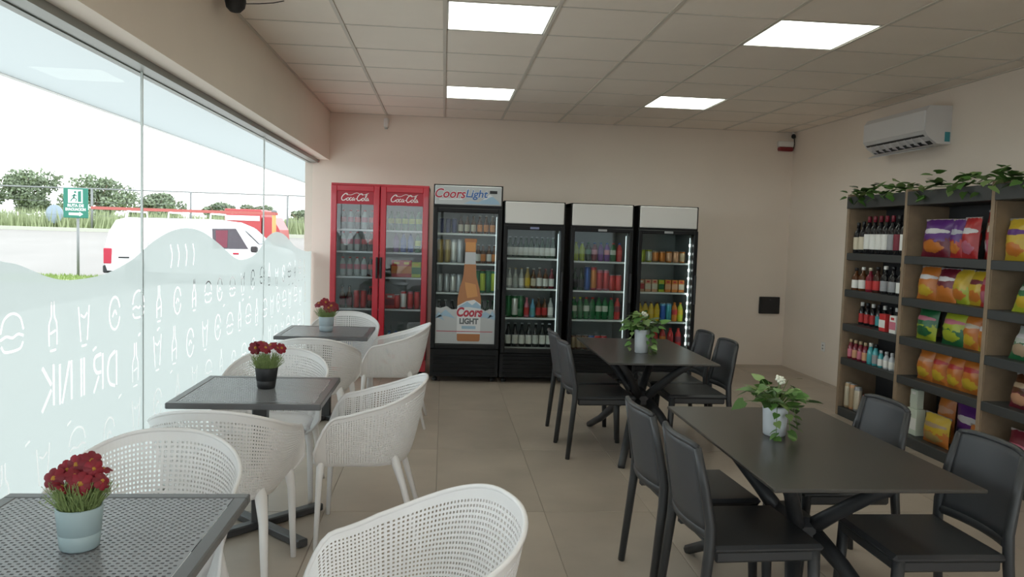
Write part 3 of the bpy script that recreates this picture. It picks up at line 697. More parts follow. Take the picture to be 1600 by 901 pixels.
def leaf(parent, p, d, s, rp, pale=.2, upn=None):
    d = Vector(d).normalized(); up = Vector(upn) if upn else Vector((rp.uniform(-.5, .5), rp.uniform(-.5, .5), 1)); x = d.cross(up).normalized(); z = x.cross(d)
    M = Matrix((x, d, z)).transposed()
    o = ob('leaf', leafp_me if rp.random() < pale else leaf_me, parent, p, rot=M.to_euler()); o.scale = (s, s, s)
def trailing_plant(x, y, r, h, label, seed, n, lsz, trail):
    t = thing('potted_plant', label, 'potted plant', (x, y, TZ), 0, 'trailing plants in white pots on the black tables')
    pot(t, r * .88, r, h, PWH)
    rp = random.Random(seed)
    for k in range(n):
        a = rp.uniform(0, 2 * PI); rr_ = rp.uniform(.01, r * .6); hh = rp.uniform(.02, .12); o_ = rp.uniform(.2, 1.0)
        b = Vector((rr_ * math.cos(a) * .5, rr_ * math.sin(a) * .5, h - .015)); e = Vector((math.cos(a) * (rr_ + .11 * o_), math.sin(a) * (rr_ + .11 * o_), h + hh * (1.25 - .8 * o_)))
        MB().tube([b, (b + e) / 2 + Vector((0, 0, .02)), e], .0014, 5).build('stem', STEM, t)
        leaf(t, e, (math.cos(a), math.sin(a), rp.uniform(-.7, .5)), lsz * rp.uniform(.7, 1.25), rp)
        if rp.random() < .75:
            mp_ = (b * .35 + e * .65) + Vector((0, 0, .012)); leaf(t, mp_, (math.cos(a + 1.2), math.sin(a + 1.2), rp.uniform(-.3, .6)), lsz * rp.uniform(.6, 1.0), rp)
    for (a, ln) in trail:
        pts = [Vector((math.cos(a) * r * .5, math.sin(a) * r * .5, h - .01)), Vector((math.cos(a) * (r + .012), math.sin(a) * (r + .012), h + .012)), Vector((math.cos(a) * (r + .03), math.sin(a) * (r + .03), h - ln * .5)), Vector((math.cos(a) * (r + .038), math.sin(a) * (r + .038), max(h - ln, .012)))]
        MB().tube(crom([tuple(p) for p in pts], 4), .0016, 5).build('trailing_stem', STEM, t)
        for f in (.3, .5, .65, .8, .92, 1.0):
            q = crom([tuple(p) for p in pts], 10); p = q[min(int(f * (len(q) - 1)), len(q) - 1)]
            da = rp.uniform(-1.3, 1.3); leaf(t, p, (math.cos(a + da), math.sin(a + da), -.5), lsz * rp.uniform(.55, .85), rp, .5)
    for (fx, fy, fz) in ((.0, -.02, h + .115), (.022, .01, h + .10)):
        fb = MB()
        for q in range(9):
            aa = q * 2.4; rr_ = .009 + .0018 * q
            fb.lathe([(.0005, -.006), (.006, -.003), (.006, .004), (.001, .007)], 6, rr_ * math.cos(aa) * .7, rr_ * math.sin(aa) * .7)
        fo_ = fb.build('bloom', FLW, t, (fx, fy, fz)); fo_.rotation_euler = (.7, 0, 0)
        MB().tube([(fx * .3, fy * .3, h - .01), (fx, fy, fz)], .0016, 5).build('stem', STEM, t)
trailing_plant(1.40, 3.16, .052, .125, 'trailing green plant in a white pot on the near black table', 5, 46, .056, [(-1.9, .12), (-1.2, .135), (-.3, .09)])
trailing_plant(1.41, 5.45, .052, .165, 'trailing green plant in a white pot on the far black table', 9, 44, .060, [(-1.2, .17), (-.7, .15), (.1, .13), (3.3, .13)])

# ------------------------------------------------------------------ products
ORD = ['first', 'second', 'third', 'fourth', 'fifth', 'sixth', 'seventh', 'eighth', 'ninth', 'tenth', 'eleventh', 'twelfth']
PCOL = dict(black=(.012, .012, .014), brown=(.10, .035, .012), green=(.02, .15, .05), dkgreen=(.012, .045, .018), lime=(.42, .50, .03), red=(.50, .03, .03), blue=(.02, .09, .36), navy=(.02, .03, .12), ltblue=(.15, .40, .60), purple=(.13, .03, .22), pink=(.55, .16, .22),
            orange=(.62, .20, .03), yellow=(.65, .45, .03), white=(.75, .74, .70), cream=(.60, .53, .40), gold=(.45, .32, .10), silver=(.50, .52, .55), clear=(.42, .44, .42), cola=(.05, .018, .012), teal=(.06, .33, .36), maroon=(.18, .015, .03), grey=(.30, .30, .31), peach=(.62, .33, .18), pale=(.55, .60, .50), tan=(.45, .33, .2))
def pm(c, kind):
    r = {'glass': .12, 'can': .3, 'paper': .6, 'plastic': .35}[kind]
    return mat('%s_%s' % (kind, c), PCOL[c], r, metal=.35 if kind == 'can' else 0.0)
SHAPES = {  # radius, height, profile as fractions
    'beer': (.030, .225, [(.9, 0), (1, .02), (1, .55), (.85, .64), (.45, .76), (.40, .95), (.46, .955)], (.12, .50), (.46, .955, 1.0)),
    'pet': (.033, .225, [(.85, 0), (1, .03), (.93, .12), (1, .2), (1, .62), (.8, .76), (.40, .89), (.38, .93)], (.36, .62), (.46, .925, 1.0)),
    'wine': (.037, .295, [(.92, 0), (1, .015), (1, .62), (.8, .69), (.42, .76), (.38, .86)], (.12, .52), (.41, .84, 1.0)),
    'liquor': (.040, .24, [(.95, 0), (1, .02), (1, .58), (.75, .67), (.38, .74), (.36, .88)], (.10, .46), (.44, .87, 1.0)),
    'small': (.026, .155, [(.9, 0), (1, .03), (1, .6), (.6, .75), (.5, .85)], (.1, .5), (.58, .83, 1.0)),
    'can': (.033, .122, [(.8, 0), (1, .07), (1, .9), (.86, .97)], (.12, .85), (.84, .965, 1.0)),
    'tallcan': (.031, .185, [(.8, 0), (1, .05), (1, .93), (.86, .98)], (.10, .86), (.84, .975, 1.0))}
KN = {'beer': ('beer_bottle', 'bottle'), 'pet': ('soda_bottle', 'bottle'), 'wine': ('wine_bottle', 'bottle'), 'liquor': ('liquor_bottle', 'bottle'), 'small': ('sauce_bottle', 'bottle'), 'can': ('drink_can', 'can'), 'tallcan': ('tall_drink_can', 'can'), 'carton': ('juice_carton', 'carton'), 'box': ('packet_box', 'box')}
KW = {'beer': 'glass bottle', 'pet': 'soda bottle', 'wine': 'wine bottle', 'liquor': 'liquor bottle', 'small': 'small bottle', 'can': 'can', 'tallcan': 'tall can', 'carton': 'carton', 'box': 'box'}
CW = dict(dkgreen='dark green', ltblue='light blue', cola='dark cola', pale='pale green')
PME = {}
def product_meshes(shape, body, label, cap, sc_=1.0):
    key = (shape, body, label, cap, sc_)
    if key in PME: return PME[key]
    if shape in ('carton', 'box'):
        w2, d2, h = (.030, .024, .125) if shape == 'carton' else (.05, .03, .16)
        w2 *= sc_; d2 *= sc_; h *= sc_
        b = MB().cbox(-w2, w2, -d2, d2, 0, h, .003).mesh(shape, pm(body, 'paper'))
        l = MB().box(-w2 * .98, w2 * .98, -d2 - .0012, -d2 + .001, h * .22, h * .66).mesh('label', pm(label, 'paper'))
        c = MB().box(-w2 * .5, w2 * .5, -d2 - .0012, -d2 + .001, h * .76, h * .9).mesh('logo_print', pm(cap, 'paper'))
        names = ('label', 'logo_print')
    else:
        r, h, prof, lb, cp = SHAPES[shape]; r *= min(sc_, 1.0) ** .5 if sc_ < 1 else min(sc_, 1.06); h *= sc_
        bk = 'can' if 'can' in shape else 'glass'
        b = MB().lathe([(a * r, z * h) for a, z in prof], 14).mesh(shape, pm(body, bk))
        l = MB().lathe([(r * 1.012, lb[0] * h), (r * 1.018, lb[0] * h + .001), (r * 1.018, lb[1] * h - .001), (r * 1.012, lb[1] * h)], 14).mesh('label', pm(label, 'can' if bk == 'can' else 'paper'))
        c = MB().lathe([(cp[0] * r, cp[1] * h), (cp[0] * r, cp[2] * h - .002), (cp[0] * r * .85, cp[2] * h)], 12).mesh('cap', pm(cap, 'can' if bk == 'can' else 'plastic'))
        names = ('label', 'lid' if bk == 'can' else 'cap')
    PME[key] = (b, l, c, names)
    return PME[key]
def product(spec, loc, rz, label, group):
    sh, body, lab, cap = spec[:4]; s = spec[4] if len(spec) > 4 else 1.0
    b, l, c, nm = product_meshes(sh, body, lab, cap, s)
    o = tag(ob(KN[sh][0], b, None, loc, rz), label, KN[sh][1], group)
    ob(nm[0], l, o); ob(nm[1], c, o)
    return o
def desc(spec):
    sh, body, lab, cap = spec[:4]; n = lambda c: CW.get(c, c)
    if sh in ('carton', 'box'): return '%s %s with %s panel' % (n(body), KW[sh], n(lab)) if body != lab else '%s %s' % (n(body), KW[sh])
    if 'can' in sh: return '%s and %s %s' % (n(body), n(lab), KW[sh]) if body != lab else '%s %s' % (n(body), KW[sh])
    return '%s-labelled %s %s' % (n(lab).replace(' ', '-'), n(body), KW[sh])
def prow(specs, xs, y, z, where, group, rz=0.0):
    for k, (sp, x) in enumerate(zip(specs, xs)):
        product(sp, (x, y, z), rz, '%s, %s from left on %s' % (desc(sp), ORD[k], where), group)

# ------------------------------------------------------------------ fridges
FBK = mat('fridge_black', (0.0065, 0.0065, 0.007), .45, spec=.25); FRED = mat('fridge_red', (0.50, 0.012, 0.03), .30, coat=.3)
LINER = mat('fridge_liner', (0.26, 0.28, 0.275), .5); SHELF = mat('wire_shelf', (0.62, 0.64, 0.63), .35, metal=.2)
DGL = glass_mat('fridge_glass', (0.88, 0.91, 0.90), 0.30); DGL2 = glass_mat('fridge_glass_bright', (0.84, 0.87, 0.88), 1.1)
GLOW = mat('fridge_fill_glow', (.8, .85, .85), .5, emit=(.85, .95, .95), estr=1.0)
HEADW = mat('header_white', (0.72, 0.70, 0.67), .4)
def fridge(name, label, x0, x1, yf, depth, H, gz0, gz1, head, case, doors, shelves, glass, group, glow=True, bez=.03):
    cx = (x0 + x1) / 2; W = (x1 - x0) / 2
    t = thing(name, label, 'fridge', (cx, yf, 0), 0, group)
    z0 = .06
    MB().box(-W, -W + .035, .05, depth, z0, H).box(W - .035, W, .05, depth, z0, H).box(-W, W, depth - .04, depth, z0, H).box(-W, W, .05, depth, H - .04, H).box(-W, W, .05, depth, gz0 - .09, gz0 - .045).build('body', case, t)
    MB().box(-W + .03, -W + .042, .07, depth - .04, gz0 - .05, H - .05).box(W - .042, W - .03, .07, depth - .04, gz0 - .05, H - .05).box(-W + .04, W - .04, depth - .055, depth - .045, gz0 - .05, H - .05).box(-W + .04, W - .04, .07, depth - .05, gz0 - .05, gz0 - .04).build('liner', LINER, t)
    for x in (-W + .05, W - .05): MB().lathe([(.025, 0), (.025, .03), (.012, .03), (.012, .065)], 10, x, .12).build('foot', DARK, t)
    for x in (-W + .05, W - .05): MB().lathe([(.025, 0), (.025, .03), (.012, .03), (.012, .065)], 10, x, depth - .1).build('foot', DARK, t)
    # base grille
    MB().box(-W, W, .03, .06, z0, gz0 - .06).build('base_panel', case, t)
    k = 0; zz = z0 + .03
    while case is FBK and zz < gz0 - .10:
        MB().cbox(-W + .03, W - .03, .012, .034, zz, zz + .022, .004).build('grille_slat', FBK, t); zz += .042
    # header
    if head: MB().cbox(-W + .012, W - .012, -.012, .06, head[0], head[1], .006).build('header_panel', head[2], t)
    MB().box(-W, W, 0.0, .05, gz1 + bez, H).build('top_fascia', case, t)
    for s in shelves:
        MB().box(-W + .045, W - .045, .115, depth - .06, s - .010, s - .004).box(-W + .045, W - .045, .095, .115, s - .018, s).build('shelf', SHELF, t)
    n = len(doors)
    for d, (a, b, hx, hcol) in enumerate(doors):
        dm = FRED if case is FRED else FBK
        f = bez
        dr = MB().cbox(a, a + f, -.03, .03, gz0 - .045, gz1 + f, .006).cbox(b - f, b, -.03, .03, gz0 - .045, gz1 + f, .006).cbox(a + f - .004, b - f + .004, -.03, .03, gz1, gz1 + f, .006).cbox(a + f - .004, b - f + .004, -.03, .03, gz0 - .045, gz0, .006).build('door', dm, t)
        MB().box(a + f - .003, b - f + .003, -.012, -.004, gz0 - .003, gz1 + .003).build('glass_pane', glass, dr)
        if hx is not None: MB().cbox(hx - .011, hx + .011, -.062, -.03, hcol[0], hcol[1], .008).build('door_handle', hcol[2], dr)
        doors[d] = dr
    if glow:
        for sx in (1,): MB().box(sx * (W - .052) - .002, sx * (W - .052) + .002, .075, .083, gz0 + .05, gz1 - .03).build('fill_strip', GLOW, t)  # unseen glowing strip added to brighten the inside of the fridge
    return t, doors, cx
YF = 7.92
def xs_even(a, b, n): return [a + (b - a) * (k + .5) / n for k in range(n)]
# --- red two-door fridge
rx0, rx1, ryf = -1.142, -.160, 8.15
HRW = (rx1 - rx0) / 2
redf, rdoors, rcx = fridge('display_fridge', 'tall red two-door drink fridge with white script logos', rx0, rx1, ryf, .72, 1.975, .24, 1.895, None, FRED,
    [[-HRW, -.004, -.020, (1.02, 1.24, DARK)], [.004, HRW, .020, (1.02, 1.24, DARK)]], [.24, .70, 1.03, 1.29, 1.515], DGL2, None, glow=True, bez=.06)
LOGR = mat('logo_red', (.42, .012, .03), .4); LOGW = mat('logo_white', (.82, .80, .78), .4)
STR = [([(2.05, 1.9), (1.9, 2.35), (1.3, 2.5), (.55, 1.8), (.25, .9), (.65, .12), (1.4, .15), (2.0, .75)], .30), ([(2.55, 1.05), (2.15, .7), (2.25, .1), (2.75, .12), (2.95, .75), (2.62, 1.08)], .24), ([(3.75, .95), (3.4, 1.1), (3.12, .5), (3.45, .05), (3.95, .4)], .24),
       ([(4.62, .95), (4.25, 1.05), (4.02, .45), (4.3, .05), (4.75, .75), (4.78, .15), (5.1, .2)], .22), ([(5.15, .65), (5.55, .72)], .26),
       ([(7.35, 1.9), (7.2, 2.35), (6.6, 2.5), (5.95, 1.8), (5.7, .9), (6.05, .12), (6.8, .15), (7.3, .7)], .30), ([(7.75, 1.05), (7.4, .7), (7.5, .1), (7.95, .12), (8.15, .75), (7.85, 1.08)], .24), ([(8.3, .5), (8.75, 1.6), (8.8, 2.45), (8.5, 2.3), (8.45, 1.0), (8.6, .08), (8.95, .35)], .22),
       ([(9.55, .95), (9.2, 1.05), (8.98, .45), (9.25, .05), (9.65, .75), (9.7, .15), (10.0, .25)], .22), ([(1.5, 2.2), (3.2, 2.0), (5.0, 2.75), (6.4, 2.35), (7.9, 2.2), (9.3, 2.75)], .16)]
for dr, ax in zip(rdoors, (-HRW, .004)):
    a, b = (ax + .06, -.064) if ax < 0 else (.064, HRW - .06)
    MB().box(a, b, -.016, -.0125, 1.765, 1.895).build('logo_panel', LOGR, dr)
    mb = MB(); cxl = (a + b) / 2; k = .0285
    for pts, wd in STR:
        L, Rr = ribbon(crom([(p[0] + p[1] * .22, p[1]) for p in pts], 5), wd)
        n = len(L); mb.add([(cxl + (p.x - 5.3) * k, -.0165, 1.80 + p.y * k) for p in L + Rr], [(i, i + 1, n + i + 1, n + i) for i in range(n - 1)])
    mb.build('script_logo', LOGW, dr, fix=False)
def RX(a): return rcx + a
L0, L1 = -HRW + .07, -.06; M0, M1 = .07, HRW - .07
cola = ('pet', 'cola', 'red', 'red'); wtr = ('pet', 'clear', 'pink', 'red')
spr = ('pet', 'green', 'lime', 'green')
wl = ['the lowest shelf', 'the fourth shelf', 'the third shelf', 'the second shelf', 'the top shelf']
ry = ryf + .17
for side, (a, b), rows in (('left', (L0, L1), [[('pet', 'ltblue', 'blue', 'blue')] * 5, [('beer', 'brown', 'maroon', 'black'), ('beer', 'brown', 'maroon', 'black'), ('tallcan', 'red', 'red', 'silver'), ('tallcan', 'red', 'red', 'silver'), cola], [wtr] * 4 + [cola], [wtr] * 3 + [cola] * 2, [cola, wtr, cola, wtr, cola]]),
                     ('right', (M0, M1), [[('pet', 'ltblue', 'white', 'blue')] * 5, [('box', 'red', 'maroon', 'white', .95), ('can', 'red', 'red', 'silver', 1.2), ('tallcan', 'red', 'white', 'silver'), ('tallcan', 'pink', 'red', 'silver'), ('tallcan', 'red', 'red', 'silver')],
                                         [('box', 'red', 'orange', 'yellow', 1.1), ('box', 'red', 'orange', 'yellow', 1.1), ('box', 'lime', 'green', 'yellow', 1.0)], [('pet', 'purple', 'purple', 'purple'), ('pet', 'blue', 'blue', 'navy'), ('pet', 'blue', 'blue', 'navy'), spr], [spr] * 5])):
    for s, (z, row) in enumerate(zip((.24, .70, 1.03, 1.29, 1.515), rows)):
        row = [sp if len(sp) > 4 else sp + ((.88,)[0],) for sp in row] if s > 1 else row
        n = len(row); aa = a + .05 if (side == 'right' and s in (2, 3)) else a
        prow(row, [RX(v) for v in xs_even(aa, b, n)], ry, z + .0005, "%s, %s of red fridge" % (wl[s].replace('the ', ''), side), 'drinks in the red fridge')
# --- poster fridge
px0, px1 = -.110, .578
PWF = (px1 - px0) / 2
SILV = mat('header_silver', (0.42, 0.43, 0.43), .35, metal=.2)
pf, pdoors, pcx = fridge('display_fridge', 'black drink fridge with a beer bottle poster on its door', px0, px1, YF, .70, 1.985, .395, 1.71, (1.785, 1.975, SILV), FBK,
    [[-PWF, PWF, PWF - .022, (.95, 1.25, DARK)]], [.60, .905, 1.205, 1.505], DGL, None, bez=.045)
hb = MB(); BLUE1 = mat('print_blue', (.03, .12, .36), .4); BLUE2 = mat('print_pale_blue', (.30, .44, .56), .4); REDP = mat('print_red', (.42, .015, .04), .4); GREYP = mat('print_grey', (.46, .48, .49), .45); AMB = mat('print_amber', (.38, .15, .05), .4); AMB2 = mat('print_amber_light', (.55, .25, .07), .4); WHP = mat('print_white', (.66, .67, .68), .4)
PM = [REDP, BLUE1, BLUE2, WHP, DARK, GREYP, AMB, AMB2, mat('print_dark_grey', (.12, .13, .14), .5)]
yh = -.0135
hb.poly([(-.05, 1.80), (.02, 1.83), (.10, 1.815), (.16, 1.86), (.21, 1.90), (.25, 1.87), (.30, 1.83), (.315, 1.80)], yh, 2)
hb.poly([(.14, 1.842), (.21, 1.90), (.24, 1.88), (.20, 1.865), (.18, 1.85)], yh - .0004, 3)
hb.poly([(-.29, 1.845), (-.06, 1.85), (-.06, 1.836), (-.29, 1.83)], yh - .0003, 3)
add_text(hb, 'Coors', .125, -.19, yh - .0012, 1.893, 3, shear=.28, width=.95, bold=.007); add_text(hb, 'Coors', .125, -.19, yh - .0016, 1.893, 0, shear=.28, width=.95, bold=.002)
add_text(hb, 'Light', .105, .075, yh - .0012, 1.897, 3, shear=.2, width=1.05, bold=.006); add_text(hb, 'Light', .105, .075, yh - .0016, 1.897, 1, shear=.2, width=1.05, bold=.002)
hb.poly([(.21, 1.905), (.285, 1.905), (.285, 1.935), (.21, 1.935)], yh - .001, 4)
hb.build('header_print', PM, pf, fix=False)
dp = MB(); yd = -.0127; GA, GB = -PWF + .047, PWF - .047
dp.poly([(GA, .40), (GB, .40), (GB, .745), (.24, .755), (.20, .735), (.15, .76), (-.14, .745), (-.19, .775), (-.25, .755), (GA, .765)], yd, 5)
for mx, mz, w_ in ((-.20, .70, .10), (.20, .69, .12), (-.27, .68, .06), (.27, .70, .05)): dp.poly([(mx - w_, mz - .05), (mx - w_ * .3, mz + .012), (mx, mz + .04), (mx + w_ * .5, mz), (mx + w_, mz - .05), (mx + w_ * .3, mz - .03), (mx - w_ * .2, mz - .02)], yd - .0004, 2)
bx = .035
bot = [(-.115, .44), (-.105, .425), (.105, .425), (.115, .44), (.118, .85), (.10, .95), (.065, 1.08), (.052, 1.28), (.052, 1.41), (.06, 1.42), (.06, 1.455), (-.06, 1.455), (-.06, 1.42), (-.052, 1.41), (-.052, 1.28), (-.065, 1.08), (-.10, .95), (-.118, .85)]
dp.poly([(bx + a, b) for a, b in bot], yd - .0008, 6)
dp.poly([(bx - .05, 1.02), (bx + .06, 1.0), (bx + .085, .88), (bx - .02, .86), (bx - .04, .95)], yd - .0012, 7)
dp.poly([(bx - .05, 1.33), (bx + .05, 1.33), (bx + .05, 1.42), (bx - .05, 1.42)], yd - .0012, 7)
dp.poly([(bx - .054, 1.20), (bx + .054, 1.20), (bx + .053, 1.32), (bx - .053, 1.32)], yd - .0012, 5)
dp.poly([(bx - .118, .50), (bx + .118, .50), (bx + .118, .80), (bx + .05, .845), (bx - .03, .83), (bx - .118, .78)], yd - .0012, 3)
dp.poly([(bx - .118, .765), (bx - .06, .80), (bx - .02, .825), (bx + .03, .79), (bx + .07, .825), (bx + .118, .78), (bx + .118, .755), (bx, .77)], yd - .0016, 2)
add_text(dp, 'Coors', .125, bx, yd - .002, .715, 0, shear=.2, width=.80, bold=.005); add_text(dp, 'LIGHT', .075, bx, yd - .002, .625, 8, width=.9, bold=.004)
dp.poly([(bx - .07, .55), (bx + .07, .55), (bx + .07, .58), (bx - .07, .58)], yd - .0016, 2)
dp.poly([(GA + .01, .520), (GB - .02, .520), (GB - .02, .527), (GA + .01, .527)], yd - .002, 0)
dp.build('door_poster', PM, pdoors[0], fix=False)
PX = lambda v: pcx + v
prow([('tallcan', 'navy', 'navy', 'silver', .8)] * 3 + [('beer', 'brown', 'cream', 'black', .8)] * 3 + [('beer', 'brown', 'orange', 'white', .82)] * 3, [PX(v) for v in xs_even(-.29, .29, 9)], YF + .17, 1.5055, 'top shelf of poster fridge', 'drinks in the poster fridge')
prow([('tallcan', 'gold', 'gold', 'silver', 1.3), ('tallcan', 'gold', 'gold', 'silver', 1.3), ('tallcan', 'silver', 'white', 'silver', 1.3), ('tallcan', 'silver', 'silver', 'silver', 1.3), ('beer', 'brown', 'white', 'white', .85), ('beer', 'brown', 'orange', 'silver', .85), ('beer', 'brown', 'white', 'silver', .85), ('beer', 'brown', 'orange', 'silver', .85)], [PX(v) for v in (-.265, -.195, -.13, -.065, .12, .17, .23, .285)], YF + .17, 1.2055, 'second shelf of poster fridge', 'drinks in the poster fridge')
prow([('tallcan', 'silver', 'silver', 'silver'), ('tallcan', 'silver', 'silver', 'silver'), ('tallcan', 'silver', 'white', 'silver'), ('tallcan', 'silver', 'silver', 'silver'), ('tallcan', 'green', 'green', 'silver', 1.25), ('tallcan', 'green', 'lime', 'red', 1.25), ('tallcan', 'green', 'green', 'silver', 1.25), ('tallcan', 'green', 'lime', 'red', 1.25)], [PX(v) for v in (-.265, -.195, -.13, -.065, .12, .17, .23, .285)], YF + .17, .9055, 'third shelf of poster fridge', 'drinks in the poster fridge')
prow([('beer', 'black', 'navy', 'silver')] * 3 + [('beer', 'dkgreen', 'dkgreen', 'green')] * 3, [PX(v) for v in (-.265, -.20, -.135, .17, .23, .285)], YF + .17, .6005, 'lowest shelf of poster fridge', 'drinks in the poster fridge')
# --- three black fridges with blank white headers
WF = [('left one of three black fridges with blank white headers', .594, 1.212, 'left white-header fridge'), ('middle one of three black fridges with blank white headers', 1.272, 1.913, 'middle white-header fridge'), ('right one of three black fridges with blank white headers', 1.966, 2.584, 'right white-header fridge')]
G8 = 'drinks in the white-header fridges'
bw = ('beer', 'dkgreen', 'white', 'silver', .96)
FROWS = [
 [[('beer', 'black', 'white', 'silver', 1.08)] * 7, [('tallcan', 'green', 'green', 'silver', 1.2), ('tallcan', 'green', 'white', 'silver', 1.2), ('tallcan', 'green', 'green', 'silver', 1.2), ('beer', 'pink', 'red', 'pink', .9), ('beer', 'ltblue', 'teal', 'blue', .85), ('beer', 'brown', 'red', 'black', .9), ('beer', 'brown', 'red', 'black', .9), ('beer', 'clear', 'white', 'black', .95)],
  [('beer', 'clear', 'white', 'cream', .9), ('beer', 'clear', 'clear', 'gold', .9), ('beer', 'clear', 'white', 'gold', .9), ('beer', 'gold', 'yellow', 'white', .95), ('beer', 'brown', 'cream', 'white', .9), ('beer', 'brown', 'white', 'white', .95), ('beer', 'brown', 'white', 'maroon', .9), ('beer', 'maroon', 'white', 'maroon', .9)], [bw] * 9],
 [[('can', 'brown', 'tan', 'silver', 1.2)] * 3 + [('can', 'blue', 'white', 'silver', 1.2), ('can', 'red', 'red', 'silver', 1.2), ('can', 'red', 'pink', 'silver', 1.2), ('box', 'yellow', 'yellow', 'red', .5), ('box', 'red', 'red', 'yellow', .5)],
  [('pet', 'green', 'pale', 'lime', 1.0), ('pet', 'green', 'green', 'lime', 1.0), ('pet', 'green', 'pale', 'red', 1.0), ('pet', 'green', 'green', 'red', 1.0), ('pet', 'green', 'pale', 'green', 1.0), ('pet', 'green', 'pale', 'green', 1.0), ('pet', 'green', 'green', 'red', 1.0), ('pet', 'red', 'maroon', 'red', 1.0)],
  [('beer', 'dkgreen', 'black', 'green', 1.0), ('beer', 'dkgreen', 'black', 'green', 1.0), ('tallcan', 'blue', 'blue', 'silver', 1.32), ('tallcan', 'red', 'orange', 'silver', 1.32), ('tallcan', 'pink', 'red', 'silver', 1.15), ('tallcan', 'pink', 'red', 'silver', 1.15), ('can', 'red', 'red', 'silver', 1.35), ('can', 'red', 'red', 'silver', 1.35)],
  [('pet', 'lime', 'lime', 'lime', .85), ('pet', 'lime', 'lime', 'silver', .85), ('pet', 'dkgreen', 'green', 'green', .85), ('pet', 'maroon', 'pink', 'blue', .85), ('pet', 'purple', 'purple', 'blue', .85), ('pet', 'purple', 'pink', 'blue', .85), ('pet', 'green', 'pale', 'red', .85), ('pet', 'red', 'red', 'blue', .85)]],
 [[('pet', 'maroon', 'red', 'black', .9), ('pet', 'red', 'maroon', 'red', 1.0), ('pet', 'red', 'red', 'red', 1.0), ('pet', 'red', 'orange', 'red', 1.0), ('pet', 'red', 'red', 'red', 1.0), ('pet', 'red', 'maroon', 'red', 1.0)],
  [('pet', 'yellow', 'yellow', 'brown', .88)] * 4 + [('tallcan', 'ltblue', 'blue', 'silver', 1.02), ('tallcan', 'ltblue', 'teal', 'silver', 1.02), ('pet', 'orange', 'red', 'orange', .88), ('pet', 'lime', 'yellow', 'orange', .88)],
  [('carton', 'peach', 'red', 'white', 1.02), ('carton', 'peach', 'cream', 'red', 1.02), ('carton', 'peach', 'cream', 'red', 1.02), ('carton', 'lime', 'green', 'yellow', 1.0), ('carton', 'orange', 'peach', 'red', 1.02), ('carton', 'orange', 'peach', 'red', 1.02), ('carton', 'orange', 'cream', 'red', 1.02)],
  [('can', 'lime', 'lime', 'silver', 1.08), ('can', 'lime', 'pale', 'silver', 1.08), ('can', 'tan', 'orange', 'silver', .98), ('can', 'peach', 'orange', 'silver', .98), ('can', 'orange', 'peach', 'silver', .98), ('can', 'peach', 'peach', 'silver', .98), ('can', 'orange', 'tan', 'silver', .98)]]]
SHZ = [[.36, .665, .965, 1.275], [.345, .66, .96, 1.262], [.358, .655, .96, 1.268]]
SN = ['lowest shelf', 'third shelf', 'second shelf', 'top shelf']
for k, (lab, a, b, short) in enumerate(WF):
    W_ = (b - a) / 2
    f, drs, fcx = fridge('display_fridge', lab, a, b, YF, .68, 1.845, .36, 1.56, (1.622, 1.838, HEADW), FBK, [[-W_, W_, W_ - .018, (.85, 1.15, DARK)] if k != 1 else [-W_, W_, W_ - .018, (.85, 1.15, DARK)]], SHZ[k], DGL, 'black fridges with white headers', bez=.04)
    MB().cbox(-.045, .045, -.034, -.029, 1.568, 1.59, .002).build('badge', mat('badge_grey_blue', (.20, .22, .36), .4) if k == 0 else mat('badge_grey', (.33, .34, .35), .4), drs[0])
    if k == 2:
        for q in range(13): MB().cbox(W_ - .062, W_ - .050, .062, .072, .42 + q * .085, .444 + q * .085, .002).build('led_lamp', mat('led_dot', (.9, .9, .9), .4, emit=(.95, 1, .98), estr=6.0), f)
    for s in range(4):
        row = FROWS[k][s]; n = len(row)
        prow(row, [fcx + v for v in xs_even(-W_ + .055, W_ - .065, n)], YF + .165, SHZ[k][s] + .0005, '%s of %s' % (SN[s], short), G8)

# ------------------------------------------------------------------ snack shelving
OAK = mat('oak_laminate', (0.26, 0.185, 0.12), .5, noise=.14, nscale=14); CHAR = mat('charcoal_board', (0.040, 0.042, 0.042), .5); BACKP = mat('dark_back', (0.022, 0.022, 0.024), .6)
BAYS = [(5.81, 6.72), (4.84, 5.81), (3.87, 4.84), (2.90, 3.87)]
SX, SD = 3.53, .36
SHELFZ = [.08, .518, .82, 1.12, 1.44]
bl = ['wine bay of wooden shelving with dark shelves, farthest from viewer', 'snack bay of wooden shelving next to the wine bay', 'snack bay of wooden shelving cut by the right frame edge', 'bay of wooden shelving outside the frame edge']
for k, (ya, yb) in enumerate(BAYS):
    t = thing('shelving_unit', bl[k], 'shelf', (SX, (ya + yb) / 2, 0), 0, 'wooden shelving bays along the side wall')
    h = (yb - ya) / 2
    for y in ((h - .018, -h + .018) if k == 0 else (-h + .018,)): MB().cbox(0, SD, y - .018, y + .018, 0, 1.95, .003).build('upright', OAK, t)
    MB().box(SD - .02, SD, -h + .03, h, .02, 1.94).build('back_panel', BACKP, t)
    MB().box(.012, SD - .02, h - (.036 if k == 0 else 0) - .006, h - (.036 if k == 0 else 0), .10, 1.82).build('side_lining', OAK, t)
    MB().cbox(-.004, SD - .02, -h + .036, h - .0, 1.825, 1.93, .004).build('top_fascia', CHAR, t)
    for z in SHELFZ: MB().cbox(.002, SD - .02, -h + .036, h - (.036 if k == 0 else 0), z - .062 if z > .1 else 0.0, z, .004).build('shelf_board', CHAR, t)
